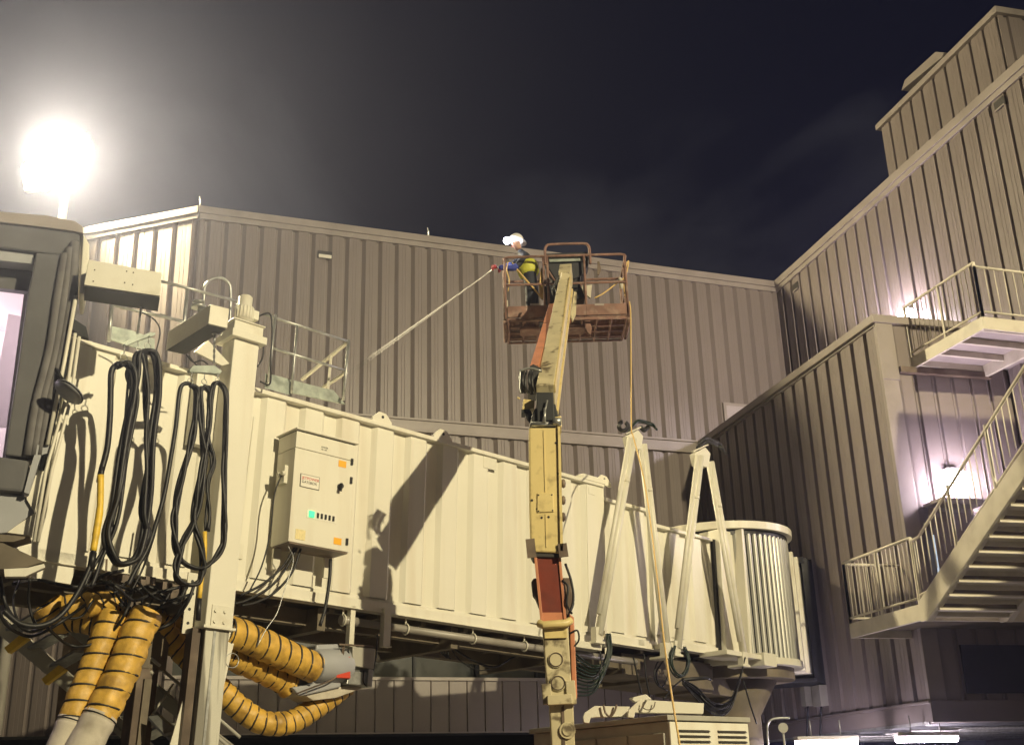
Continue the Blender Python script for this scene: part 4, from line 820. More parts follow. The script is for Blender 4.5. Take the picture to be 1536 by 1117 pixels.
for k in range(12):
    b = MB(); j = random.uniform(-3, 3); b.tube(cat([bp(x, y + j, .3 + random.uniform(-.1, .08)) for x, y in ((1046, 674), (1052, 665), (1060, 660), (1072, 664), (1082, 670), (1086 + j, 677))], 5), .026, 6); b.build('strand', M['rubber'], hc)

# ================================================================== yellow air ducts
def duct(label, pts, r, w, pitch=.16, cuff=0, amp=.15, seed=1, skew=0):
    "wire-wound flexible duct along px path; pts (x,y) or (x,y,w)"
    rnd = random.Random(seed); P = [bp(q[0], q[1], q[2] if len(q) > 2 else w) for q in pts]; C_ = cat(P, 14)
    # resample uniformly
    L = [0]
    for a, c in zip(C_, C_[1:]): L.append(L[-1] + (c - a).length)
    T = L[-1]; step = pitch / 6; n = int(T / step); out = []; k = 0
    for i in range(n + 1):
        d = i * step
        while k < len(L) - 2 and L[k + 1] < d: k += 1
        f = (d - L[k]) / max(1e-6, L[k + 1] - L[k]); out.append(C_[k].lerp(C_[k + 1], min(1, f)))
    t = thing('air_duct', out[0], label, 'air duct', 'orange yellow air ducts'); NN = 28
    vs = []; u = (out[1] - out[0]).orthogonal().normalized(); ring_ = []
    ph = [rnd.uniform(0, 6) for _ in range(6)]
    for i, p in enumerate(out):
        tt = (out[min(i + 1, n)] - out[max(i - 1, 0)]).normalized(); u = (u - tt * u.dot(tt)).normalized(); v_ = tt.cross(u); ring_.append((p, u.copy(), v_.copy(), tt))
        s_ = i * step / pitch; f = s_ - math.floor(s_); puff = math.sin(math.pi * f) ** .5
        for j in range(NN):
            a = 2 * math.pi * j / NN
            wr = math.sin(5 * a + ph[0] + 2 * math.floor(s_)) * .35 + math.sin(9 * a + ph[1] + 5 * math.floor(s_)) * .3 + rnd.uniform(-.25, .25)
            rr = r * (1 + amp * puff * (.6 + .5 * wr) - .02)
            vs.append(p + (u * math.cos(a) + v_ * math.sin(a)) * rr)
    b = MB(); b.add(vs, [(i * NN + j, i * NN + (j + 1) % NN, (i + 1) * NN + (j + 1) % NN, (i + 1) * NN + j) for i in range(n) for j in range(NN)], True)
    b.build('skin', M['yduct'], t)
    b = MB(); hel = []
    for i in range(0, n * 4):
        q = i / 4; k = int(q); f = q - k; p, u_, v_, tt = ring_[k]; p2 = ring_[min(k + 1, n)][0]; a = 2 * math.pi * (q * step / pitch)
        hel.append(p.lerp(p2, f) + (u_ * math.cos(a) + v_ * math.sin(a)) * r * 1.012)
    b.tube(hel, .013, 5); b.build('wire_spiral', M['gaptar'], t)
    if cuff:
        d_ = (out[-1] - out[-6]).normalized(); b = MB(); b.tube(cat([out[-1] - d_ * .03, out[-1] + d_ * .2, out[-1] + d_ * cuff], 6), [r * 1.06 + .006 * math.sin(i * 2.1) for i in range(13)], 20); cfo = b.build('cuff', M['cuff'], t)
        b = MB(); b.tube([out[-1] - d_ * .0 + (ring_[-1][1] * math.cos(a) + ring_[-1][2] * math.sin(a)) * r * 1.07 for a in [i * math.pi / 10 for i in range(21)]], .008, 5); b.build('strap', M['black'], cfo)
    return t
duct('left and thinner air duct of the pair descending beneath the cab', [(172, 920), (158, 950), (142, 995), (122, 1045), (106, 1085)], .140, .25, .17, 1.2, seed=3)
duct('right and thicker air duct of the pair descending beneath the cab, worn white cuff', [(222, 918), (206, 950), (190, 990), (170, 1035), (148, 1078)], .170, .45, .19, 1.2, seed=5)
duct('air duct curving out of the shadow under the cab towards the left', [(70, 905, -.3), (85, 925, -.3), (110, 922, -.2), (140, 928, -.1), (172, 935, 0), (205, 930, -.1)], .17, 0, .10, seed=6)
duct('lit upper duct stub tucked under the tunnel floor at left', [(95, 912, .0), (125, 908, .1), (155, 905, .1), (185, 902, .1)], .13, 0, .15, seed=8)
duct('thick bright air duct leading right into the grey adapter box', [(338, 945, .2), (375, 958, .15), (420, 978, .1), (474, 1003, .05)], .175, 0, .17, seed=9)
duct('shaded brown air duct running under the thick bright one', [(325, 965, -.1), (350, 985, -.1), (385, 1000, -.15), (420, 1018, -.2), (436, 1030, -.2)], .15, 0, .16, seed=10)
duct('long thin air duct sagging in a deep curve below the adapter box', [(232, 925, -.6), (262, 965, -.6), (300, 1002, -.5), (335, 1038, -.4), (368, 1068, -.35), (400, 1084, -.3), (436, 1082, -.3), (468, 1064, -.3), (496, 1044, -.3), (520, 1026, -.3)], .135, 0, .125, seed=11)
duct('air duct lying in shadow behind the lift column', [(180, 905, -.9), (230, 925, -.8), (280, 935, -.7), (330, 950, -.5)], .18, 0, .17, seed=12)
# adapter box with red and grey boxes
ad_ = thing('duct_adapter', bp(500, 1000, -.2), 'dark grey duct adapter with a red box and two grey boxes below the tunnel', 'duct adapter')
b = MB(); a0_, a1_ = bp(470, 998, .0), bp(515, 998, -.1); b.tube([a0_, a1_], [.2, .23], 18); b.prism([bp(*q, .0) for q in ((475, 966), (508, 965), (512, 1030), (450, 1044), (438, 1030), (470, 1025))], -BN * .45); b.build('hood', M['greyw'], ad_, .02)
b = MB(); b.prism([bp(*q, .12) for q in ((506, 984), (526, 984), (526, 1017), (505, 1016))], -BN * .12); b.build('red_box', M['redbox'], ad_, .01)
b = MB(); b.tube([bp(512, 984, .08), bp(515, 973, .08), bp(522, 973, .08), bp(524, 984, .08)], .012, 6); b.build('cable', M['black'], ad_)
b = MB(); b.prism([bp(*q, .12) for q in ((529, 969), (563, 972), (561, 1003), (529, 998))], -BN * .25); b.build('grey_box', M['gbox'], ad_, .01)
b = MB(); b.prism([bp(*q, .08) for q in ((525, 1005), (552, 1008), (551, 1028), (520, 1025))], -BN * .2); b.prism([bp(*q, .12) for q in ((553, 1003), (560, 1004), (558, 1030), (551, 1028))], -BN * .2); b.build('lower_box', M['galv'], ad_, .006)
b = MB(); b.bar(bp(508, 966, .12), bp(560, 969, .12), .03, .02); b.bar(bp(516, 966, .1), bp(512, 1000, .1), .02, .03); b.tube(cat([bp(*q, .1) for q in ((444, 1040), (470, 1030), (500, 1018), (508, 1005), (507, 985))], 5), .01, 6); b.build('frame', M['brown'], ad_)
b = MB(); b.prism([bp(*q, -.05) for q in ((450, 1038), (520, 1028), (551, 1029), (505, 1046), (470, 1050))], -BN * .4); b.build('cloth_sleeve', M['cuff'], ad_, .01)
b = MB(); b.tube(cat([bp(*q, .1) for q in ((566, 950), (564, 985), (558, 1010), (552, 1028), (545, 1022), (546, 1005))], 5), .009, 6); b.build('cable', M['black'], ad_)
b = MB(); b.tube(cat([bp(348 + 10 * math.cos(a), 990 + 11 * math.sin(a), .3) for a in [i * .7 for i in range(11)]], 3), .006, 5); tagk(b.build('wire_coil', M['galv']), 'small loose coil of pale wire hanging beside the lift column', 'wire')
# ================================================================== boom lift
lift = thing('boom_lift', V((.45, 13.2, 0)), 'weathered cream and red boom lift holding its basket high', 'boom lift')
YL = 12.6
def lq(x, y, d=0): return aty(x, y, YL - d)
def lbox(name, pts, th, mt_, d=0, bev=.012, par=None):
    b = MB(); b.prism([lq(x, y, d) for x, y in pts], V((0, th, 0))); return b.build(name, mt_, par or lift, bev)
# tower foot, going down to the chassis
lbox('lower_tower', [(824, 1050), (860, 1056), (866, 1190), (832, 1190)], .4, M['liftd'])
b = MB(); b.prism([lq(*q, .012) for q in ((842, 1060), (846, 1056), (850, 1190), (845, 1190))], V((0, .02, 0))); b.build('tower_groove', M['brown'], lift)
b = MB(); c = lq(851, 1095, .0)
b.tube([c, c - Y * .03], .085, 20); b.tube([c, c - Y * .045], .055, 20); b.build('boss', M['liftd'], lift, .004)
b = MB(); c0 = lq(848, 1190); b.box(V((c0.x, c0.y, 0)), X, Y, Z, (-1.1, 1.1), (-.6, 3.2), (.5, 1.25)); b.build('chassis', M['orange'], lift, .06)
for dx in (-1.05, 1.05):
    for dy in (0, 2.7):
        b = MB(); c = V((c0.x + dx, c0.y + dy, .5)); b.tube([c - X * .2, c - X * .17, c + X * .17, c + X * .2], [.42, .5, .5, .42], 24); wh = b.build('wheel', M['black'], lift)
        b = MB(); b.tube([c - X * .205, c + X * .205], .2, 16); b.build('rim', M['liftd'], wh)
lbox('tower_link', [(814, 937), (852, 934), (858, 1040), (856, 1052), (822, 1050)], .38, M['liftd'], .03)
for (x, y) in ((834, 989), (837, 1024)):
    b = MB(); c = lq(x, y, .03); b.tube([c, c - Y * .02], .085, 22); b.build('boss', M['liftd'], lift, .004)
    b = MB(); b.tube([c + V((math.cos(a) * .07, -.024, math.sin(a) * .07)) for a in [i * math.pi / 12 for i in range(25)]], .006, 5); b.build('boss_rim', M['brown'], lift)
lbox('link_plate', [(816, 940), (850, 938), (851, 956), (817, 957)], .02, M['lifty'], .06, .003)
b = MB(); b.prism([lq(*q, .02) for q in ((854, 920), (861, 925), (866, 1045), (860, 1058), (858, 1040))], Y * .4); b.build('side_arm', M['orange'], lift, .01)
b = MB(); b.bar(lq(819, 1025, .05), lq(822, 1056, .05), .03, .1); b.bar(lq(855, 1020, .05), lq(858, 1056, .05), .03, .1); b.bar(lq(821, 1050, .06), lq(858, 1048, .06), .12, .1); b.build('pin_bracket', M['liftd'], lift, .008)
b = MB(); b.tube([lq(808, 934, .06), lq(815, 937, .1), lq(850, 934, .1), lq(856, 930, .06)], .045, 8); b.build('collar', M['lifty'], lift, .01)
lbox('red_boom', [(803, 832), (839, 832), (848, 925), (846, 935), (813, 937)], .34, M['red'], .0)
b = MB()
for (a, c) in (((803, 833), (813, 934)), ((839, 832), (848, 932))): b.bar(lq(*a, .01), lq(*c, .01), .02, .03)
b.prism([lq(*q, .005) for q in ((812, 918), (846, 918), (847, 934), (813, 937))], Y * .01); b.build('flange', M['orange'], lift, .003)
b = MB(); b.prism([lq(*q, -.12) for q in ((797, 872), (800, 867), (812, 866), (815, 925), (803, 895), (799, 890))], Y * .2); b.prism([lq(*q, -.12) for q in ((838, 866), (856, 866), (858, 885), (862, 905), (852, 925), (846, 915))], Y * .2); b.build('side_shroud', M['brown'], lift, .01)
b = MB(); b.tube(cat([lq(848, 845, -.05), lq(857, 872, -.02), lq(860, 900, -.02), lq(852, 925, 0)], 5), .014, 6); b.tube(cat([lq(843, 870, .02), lq(852, 880, .04), lq(850, 905, .04), lq(858, 920, 0)], 5), .012, 6); b.tube(cat([lq(854, 950, .02), lq(866, 945, .04), lq(868, 960, .04), lq(858, 972, 0)], 5), .01, 6); b.build('hydraulic_hose', M['black'], lift)
# yellow boom housing
lbox('boom_housing', [(793, 641), (838, 641), (841, 736), (844, 825), (841, 829), (796, 827), (794, 760)], .4, M['lifty'], .06, .02)
b = MB()
b.bar(lq(838.5, 640, .075), lq(842.5, 826, .075), .03, .03); b.bar(lq(815.5, 645, .066), lq(818, 737, .066), .006, .01); b.bar(lq(818.5, 770, .066), lq(819.5, 820, .066), .006, .01); b.build('edge_bead', M['lifty'], lift)
b = MB(); b.prism([lq(*q, .075) for q in ((806, 739), (829.5, 739), (831, 767), (806, 768))], Y * .015); o = b.build('hatch', M['lifty'], lift, .004)
b = MB()
for (x, y) in ((808, 742), (828, 741.5), (829, 765), (808, 766)): b.ball(lq(x, y, .078), .009, 6)
b.build('hatch_screw', M['gaptar'], o)
b = MB()
for (x, y) in ((812.5, 776), (823, 775), (798, 750), (806, 763), (834, 664), (838, 710)): b.cyl(lq(x, y, .064), lq(x, y, .066), .014, 8)
b.build('bolt_hole', M['gaptar'], lift)
b = MB(); b.prism([lq(*q, .03) for q in ((796, 827), (842, 829), (841, 836), (800, 835))], Y * .38); b.build('lower_seal', M['gaptar'], lift, .01)
b = MB()
for (x0, y0, x1, y1) in ((795, 808, 798, 836), (843, 815, 846, 835)): b.bar(lq(x0, y0, .08), lq(x1, y1, .08), .02, .1)
for y in (725, 750, 775): b.ball(lq(845, y, -.02), .05, 8, (.6, 1, 1.1))
b.build('side_lug', M['brown'], lift)
# knuckle
b = MB(); b.prism([lq(*q, -.02) for q in ((797, 625), (802, 612), (833, 605), (838, 625), (838, 641), (794, 641))], Y * .3); b.prism([lq(*q, .02) for q in ((804, 588), (830, 588), (832, 630), (806, 632))], Y * .3); b.build('knuckle', M['dark'], lift, .01)
b = MB(); b.tube([lq(796, 636, .03), lq(840, 636, .03)], .03, 10); b.tube([lq(817, 612, .06), lq(817, 634, .06)], .016, 8); b.tube([lq(821, 600, .06), lq(814, 634, .06)], .010, 8); b.tube([lq(829, 632, .08), lq(842, 632, .08)], .045, 12); b.build('pivot_pin', M['galv'], lift)
b = MB(); b.prism([lq(*q, .05) for q in ((832, 625), (842, 623), (843, 640), (834, 641))], Y * .3); b.build('knuckle_ear', M['lifty'], lift, .01)
# fly boom rises away towards the basket
YB = 18.3
bd0 = aty(819, 596, 12.85); bd1 = aty(850, 415, 17.6)
fd = (bd1 - bd0).normalized(); fs_ = fd.cross(Z).normalized(); fu = fs_.cross(fd).normalized()
def fb(t, a, c): return bd0 + fd * t + fs_ * a + fu * c
FLN = (bd1 - bd0).length
b = MB(); n0, n1 = .105, .088
for sgn in (0,):
    vs = [fb(0, -n0, -.2), fb(0, n0, -.2), fb(0, n0, .16), fb(0, -n0, .16), fb(FLN * .93, -n1, -.13), fb(FLN * .93, n1, -.13), fb(FLN * .93, n1, .12), fb(FLN * .93, -n1, .12)]
    b.add(vs, [(3, 2, 1, 0), (4, 5, 6, 7), (0, 1, 5, 4), (1, 2, 6, 5), (2, 3, 7, 6), (3, 0, 4, 7)])
b.build('fly_boom', M['liftd'], lift, .01)
b = MB(); b.bar(fb(.0, n0 + .008, -.20), fb(FLN * .93, n1 + .008, -.13), .03, .05, fu); b.bar(fb(.0, -n0 - .008, -.20), fb(FLN * .93, -n1 - .008, -.13), .02, .04, fu); b.bar(fb(.0, n0 + .005, .1), fb(FLN * .93, n1 + .005, .1), .02, .1, fu); b.build('boom_rail', M['lifty'], lift)
b = MB()
rr_ = random.Random(4)
for k in range(26):
    t = rr_.uniform(.5, 5.0); a = rr_.uniform(-.08, .07); z_ = -.2 + .07 * t / FLN - .004; l_ = rr_.uniform(.02, .12)
    b.add([fb(t, a, z_), fb(t + l_, a + rr_.uniform(-.03, .03), z_), fb(t + l_, a + .02, z_), fb(t, a + .018, z_)], [(0, 1, 2, 3)])
b.build('paint_scuff', M['gaptar'], lift)
b = MB(); b.prism([fb(FLN * .93, -.1, -.1), fb(FLN * .93, .1, -.1), fb(FLN * 1.0, .1, -.08), fb(FLN, -.1, -.08)], fu * .3); e_ = aty(848, 410, 17.3)
b.build('boom_tip', M['liftd'], lift, .01)
tipc = aty(847, 432, 17.0); b = MB(); b.prism([aty(*q, 17.0) for q in ((842, 408), (856, 408), (854, 444), (838, 443))], Y * .25 + Z * .1); b.build('basket_mount', M['liftd'], lift, .01)
b = MB(); b.prism([aty(*q, 17.2) for q in ((861, 437), (865, 438), (864, 470), (859, 480), (856, 472))], Y * .12); b.build('mount_link', M['liftd'], lift, .006)
b = MB(); b.prism([aty(*q, 17.3) for q in ((850, 446), (855, 446), (857, 478), (851, 480))], Y * .2); b.build('mount_side', M['orange'], lift, .006)
b = MB(); o0, o1 = aty(802, 556, 13.25), aty(829, 462, 16.4); b.bar(o0, o1, .105, .14); b.tube([o0, o0.lerp(o1, .5)], .01, 5); b.build('leveling_arm', M['orange'], lift, .012)
b = MB(); q = o0.lerp(o1, .63); b.bar(q - X * .1, q + X * .08, .03, .16); b.build('arm_strap', M['gaptar'], lift)
b = MB(); b.prism([aty(*q, 13.15) for q in ((795, 549), (800, 546), (812, 552), (814, 565), (806, 590), (797, 592), (792, 588))], Y * .25)
for k in range(10):
    x = 779 + (k % 5) * 4.6 + random.uniform(-1, 1); b.tube(cat([aty(x + 2, 557, 13.0), aty(x, 566, 12.9), aty(x + 1, 578 + random.uniform(-3, 5), 12.9), aty(x + 4, 589, 13.0)], 5), .014, 6)
b.build('hose_carrier', M['rubber'], lift)
b = MB(); b.tube(cat([aty(*q, 12.85) for q in ((779, 557), (780, 560), (779, 580), (781, 590))], 4), .01, 6); b.tube(cat([aty(*q, 12.85) for q in ((779, 556), (795, 552), (812, 556))], 4), .012, 6); b.build('carrier_rim', M['galv'], lift)
b = MB(); b.prism([aty(*q, 12.75) for q in ((785, 598), (802, 600), (801, 612), (783, 614))], Y * .2); b.bar(aty(776, 596, 12.7), aty(780, 598, 12.7), .02); b.build('valve_bracket', M['lifty'], lift, .006)
b = MB(); b.prism([aty(*q, 12.76) for q in ((782, 614), (795, 614), (795, 618), (782, 619))], Y * .18); b.build('valve_base', M['dark'], lift)
b = MB()
for k in range(5): b.tube(cat([aty(788 + k * 2, 616, 12.8), aty(790 + k * 2, 626, 12.7), aty(796 + k * 2, 634, 12.7), aty(801 + k * 2, 638, 12.7)], 4), .011, 6)
b.tube(cat([aty(*q, 16.9) for q in ((838, 422), (832, 428), (829, 437), (833, 445), (841, 440))], 5), .02, 6); b.tube(cat([aty(*q, 16.9) for q in ((838, 414), (834, 425), (836, 440))], 5), .02, 6); b.build('hydraulic_hose', M['black'], lift)

# basket ------------------------------------------------------------
zf = aty(850, 474, 17.85).z                         # near edge of the floor
XL = aty(757, 475, 17.85).x; XR = aty(945, 478, 17.85).x; YN_, YF_ = 17.85, 18.85
def bk(x, y, z): return V((x, y, zf + z))
b = MB()
for y_ in (YN_, YF_): b.box(bk(0, y_, 0), X, Y, Z, (XL + .05, XR - .05), (-.02, .02), (0, .2))
for x_ in (XL, XR): b.box(bk(x_, 0, 0), X, Y, Z, (-.02, .02), (YN_ + .06, YF_ - .06), (0, .2))
b.build('toe_board', M['rust'], lift, .006)
b = MB()
for k in range(26): y = YN_ + .02 + k * (YF_ - YN_ - .04) / 25; b.box(bk(0, y, 0), X, Y, Z, (XL + .03, XR - .03), (-.004, .004), (-.03, -.005))
for k in range(24): x = XL + .05 + k * (XR - XL - .1) / 23; b.box(bk(x, 0, 0), X, Y, Z, (-.004, .004), (YN_, YF_), (-.028, -.006))
b.build('floor_grating', M['rust'], lift)
b = MB()
for y in (YN_, YN_ + .3, YN_ + .55, YN_ + .8, YF_): b.tube([bk(XL + .08, y, -.06), bk(XR - .08, y, -.06)], .022, 6)
for k in range(9): x = XL + .06 + k * (XR - XL - .12) / 8; b.tube([bk(x, YN_, -.06), bk(x, YF_, -.06)], .022, 6)
b.tube([bk(XL, YN_ + .05, -.05), bk(XL, YF_ - .05, -.05)], .03, 6); b.tube([bk(XR, YN_ + .05, -.05), bk(XR, YF_ - .05, -.05)], .03, 6); b.build('floor_frame', M['rust'], lift)
H = 1.12
def loop(z, x0=XL, x1=XR, c=.09):
    return [bk(x0, YN_ + c, z), bk(x0 + .03, YN_ + .03, z), bk(x0 + c, YN_, z), bk(x1 - c, YN_, z), bk(x1 - .03, YN_ + .03, z), bk(x1, YN_ + c, z), bk(x1, YF_ - c, z), bk(x1 - .03, YF_ - .03, z), bk(x1 - c, YF_, z), bk(x0 + c, YF_, z), bk(x0 + .03, YF_ - .03, z), bk(x0, YF_ - c, z), bk(x0, YN_ + c, z)]
b = MB(); b.tube(loop(H), .024, 8); b.build('top_rail', M['rust'], lift)
b = MB(); b.tube(loop(.6), .02, 8); b.build('mid_rail', M['rust'], lift)
b = MB()
for (x, y) in ((XL + .02, YN_ + .02), (XR - .02, YN_ + .02), (XL + .02, YF_ - .02), (XR - .02, YF_ - .02), (XL + .75, YN_), (XR - .72, YN_), (XL + .75, YF_), (XR - .72, YF_), (XL, YN_ + .5), (XR, YN_ + .5)): b.tube([bk(x, y, .0), bk(x, y, H)], .022, 8)
b.tube([bk(XL + .68, YN_ + .01, 0), bk(XL + .68, YN_ + .01, H)], .016, 6); b.build('basket_post', M['rust'], lift)
hx0, hx1 = aty(817, 370, YN_).x, aty(884, 370, YN_).x; zt2 = aty(850, 366, YN_).z - zf
b = MB(); b.tube(cat([bk(hx0, YN_, .95), bk(hx0, YN_, zt2 - .12), bk(hx0 + .03, YN_, zt2 - .03), bk(hx0 + .12, YN_, zt2), bk(hx1 - .12, YN_, zt2), bk(hx1 - .03, YN_, zt2 - .03), bk(hx1, YN_, zt2 - .12), bk(hx1, YN_, .95)], 3), .024, 8); b.tube([bk(hx0, YN_ + .05, .95), bk(hx0 + .15, YN_ + .1, .7)], .02, 6); b.build('console_hoop', M['rust'], lift)
b = MB(); b.prism([aty(*q, YN_ + .1) for q in ((818, 380), (883, 377), (883, 396), (875, 410), (862, 418), (832, 418), (822, 402))], Y * .35); b.build('control_console', M['tarp'], lift, .02)
b = MB(); b.prism([aty(*q, YN_ + .15) for q in ((828, 410), (872, 408), (870, 425), (878, 446), (862, 450), (838, 450), (830, 430))], Y * .3); b.prism([aty(*q, YN_ + .2) for q in ((817, 428), (836, 426), (836, 450), (817, 450))], Y * .3); b.build('console_cabinet', M['black'], lift, .02)
b = MB(); b.prism([aty(*q, YN_ + .05) for q in ((823, 384), (878, 382), (878, 391), (824, 393))], Y * .02); b.build('console_lid', M['grate'], lift, .004)
b = MB(); b.prism([aty(*q, YN_ + .02) for q in ((872, 429), (888, 427), (886, 447), (876, 440))], Y * .04); b.prism([aty(*q, YN_ + .02) for q in ((756, 452), (762, 450), (762, 466), (756, 468))], Y * .03); b.build('corner_bumper', M['ysleeve'], lift)
bpy.data.objects['corner_bumper'].data.materials[0] = M['cuff']
b = MB()
for (x0, x1) in ((795, 810), (892, 906)): b.prism([aty(*q, YN_ - .025) for q in ((x0, 455), (x1, 455), (x1, 458), (x0, 458))], Y * .004)
b.build('decal', M['trim'], lift)
b = MB(); b.prism([aty(*q, YN_ + .1) for q in ((876, 468), (880, 466), (888, 492), (886, 503), (881, 498), (878, 490))], Y * .1); b.prism([aty(*q, YN_) for q in ((783, 476), (798, 468), (812, 470), (810, 473), (795, 476), (786, 482))], Y * .1); b.prism([aty(*q, YN_ + .1) for q in ((848, 455), (868, 457), (868, 476), (850, 476))], Y * .2); b.build('under_bracket', M['rust'], lift, .01)
b = MB(); b.prism([bk(XL + .25, YN_ + .2, -.14), bk(XR - .75, YN_ + .2, -.14), bk(XR - .75, YN_ + .5, -.14), bk(XL + .25, YN_ + .5, -.14)], Z * .06); b.build('rotator_beam', M['rust'], lift, .01)
# things in the basket
b = MB(); b.tube(cat([aty(*q, 18.0) for q in ((769, 393), (774, 402), (785, 415), (800, 432), (811, 445))], 5), .014, 6); b.tube(cat([aty(*q, 18.0) for q in ((811, 445), (810, 425), (813, 402), (812, 440), (814, 447), (816, 405), (814, 445))], 4), .016, 6); b.tube(cat([aty(*q, 17.9) for q in ((892, 447), (905, 440), (926, 424), (938, 414), (943, 392), (939, 400), (936, 430), (939, 445))], 5), .012, 6); b.tube(cat([aty(*q, 17.9) for q in ((762, 393), (760, 405), (764, 420), (762, 437))], 4), .01, 6)
tagk(b.build('lanyard', M['ropey']), 'yellow rope and hose looped over the basket rails', 'rope')
b = MB(); b.tube(cat([aty(944, 452, 17.8), aty(946, 470, 17.78), aty(946.5, 540, 17.6), aty(947, 640, 17.2), aty(950, 655, 16.6), aty(968, 730, 15.6), aty(985, 860, 14.6), aty(996, 960, 13.6), aty(1008, 1045, 12.7), aty(1020, 1120, 12.0), aty(1030, 1200, 11.6)], 5), .011, 6); tagk(b.build('air_hose', M['ropey']), 'long thin yellow hose hanging from the right end of the basket to the ground', 'hose')
b = MB(); b.prism([aty(*q, 17.85) for q in ((896, 392), (899, 392), (902, 405), (899, 412), (896, 411))], Y * .03); tagk(b.build('strap', M['brown']), 'short dark strap dangling from the back rail of the basket', 'strap')
b = MB(); b.ball(aty(932, 428, 17.9), .05, 8, (.8, .8, 1.5)); b.ball(aty(930, 419, 17.9), .04, 8); tagk(b.build('rope_bundle', M['cuff']), 'pale knotted cloth tied on the right end rail of the basket', 'cloth')

# ================================================================== worker
YP = 18.2
per = thing('person', aty(796, 492, YP), 'person in white hard hat with lit head lamp and yellow vest spraying from basket', 'person')
per.location.z = zf
S_ = (aty(796, 430, YP) - aty(796, 429, YP)).length       # metres per photo pixel
def pq(x, y, d=0): return aty(x, y, YP + d)
def skin(name, chains, mt_, sub=2, mats=None):
    vs, es, rs = [], [], []; idx = {}
    for ch in chains:
        prev = None
        for (p, r) in ch:
            key = tuple(round(c, 3) for c in p)
            if key not in idx: idx[key] = len(vs); vs.append(V(p)); rs.append(r)
            i = idx[key]
            if prev is not None and prev != i: es.append((prev, i))
            prev = i
    off = per.location.copy(); me = bpy.data.meshes.new(name); me.from_pydata([v - off for v in vs], es, []); o = bpy.data.objects.new(name, me); COL.objects.link(o); o.parent = per
    sk_ = o.modifiers.new('skin', 'SKIN'); me.skin_vertices.new() if not me.skin_vertices else None
    for i, r in enumerate(rs): me.skin_vertices[0].data[i].radius = r if isinstance(r, tuple) else (r, r)
    me.skin_vertices[0].data[0].use_root = True; sk_.use_smooth_shade = True
    sb_ = o.modifiers.new('sub', 'SUBSURF'); sb_.levels = sub; sb_.render_levels = sub
    dg = bpy.context.evaluated_depsgraph_get(); dg.update(); m2 = bpy.data.meshes.new_from_object(o.evaluated_get(dg)); o.modifiers.clear(); o.data = m2; m2.materials.clear(); m2.materials.append(mt_)
    return o
pel = pq(798, 430); che = pq(789, 396); nk = pq(782, 380); hd = pq(775, 366)
sL = pq(786, 387, -.16); sR = pq(788, 386, .17)
kneeL = pq(795, 466, -.1); kneeR = pq(803, 466, .1)
ftL = bk(kneeL.x - .02, YP - .12, .06); ftR = bk(kneeR.x + .1, YP + .12, .06)
eL = pq(772, 402, -.2); hL = pq(744, 401, -.12); eR = pq(768, 396, .12); hR = pq(752, 404, .0)
skin('body', [[(pel, (.17, .13)), (pq(795, 414), (.165, .13)), (che, (.19, .135)), (nk, (.07, .07)), (pq(779, 374), (.06, .06))],
              [(pel, (.17, .13)), (pq(797, 441, -.09), .11), (kneeL, .075), (ftL + Z * .1, .055), (ftL - X * .02, .05), (ftL - X * .17 - Z * .02, .04)],
              [(pel, (.17, .13)), (pq(799, 441, .09), .11), (kneeR, .075), (ftR + Z * .1, .055), (ftR - X * .02, .05), (ftR - X * .17 - Z * .02, .04)],
              [(che, (.19, .135)), (sL, .075), (eL, .052), (hL.lerp(eL, .12), .036)], [(che, (.19, .135)), (sR, .075), (eR, .052), (hR.lerp(eR, .12), .036)]], M['navy'])
skin('sleeve', [[(hL.lerp(eL, .15), .045), (hL.lerp(eL, .55), .058), (eL, .064), (eL.lerp(sL, .35), .068)]], M['blue'])
skin('sleeve', [[(hR.lerp(eR, .1), .045), (hR.lerp(eR, .6), .055), (eR, .06)]], M['blue'])
skin('vest', [[(pq(796, 416), (.20, .19)), (pq(793, 408), (.225, .205)), (pq(790, 399), (.235, .215)), (pq(787.5, 392), (.20, .18))]], M['hiviz'])
skin('head', [[(pq(779, 375), .055), (pq(776.5, 370), .07), (hd, (.082, .095)), (pq(773, 361), (.075, .088))], [(hd, (.082, .095)), (pq(768, 367), .018)]], M['skin'])
def hand(c, d, sgn, name='hand'):
    "glove with palm, four curled fingers and thumb round the lance"
    d = d.normalized(); s_ = Z; t = d.cross(s_).normalized()
    ch = [[(c - d * .03, .034), (c + d * .02, (.042, .026)), (c + d * .05, (.040, .022))]]
    for k in range(4):
        a = c + d * .05 + s_ * (.033 - .022 * k); ln = (.034, .04, .037, .028)[k]
        ch.append([(c + d * .05, (.040, .022)), (a, .011), (a + d * ln + t * sgn * .01, .0105), (a + d * ln * .9 + t * sgn * .04, .010), (a + d * ln * .2 + t * sgn * .05, .0095)])
    a = c + s_ * .035; ch.append([(c + d * .02, (.042, .026)), (a + d * .01, .013), (a + d * .045 + t * sgn * .015 + s_ * .012, .012), (a + d * .06 + t * sgn * .035, .010)])
    o = skin(name, ch, M['redglove'], 1); return o
hand(hL, hL - eL, 1); hand(hR, hR - eR, -1)
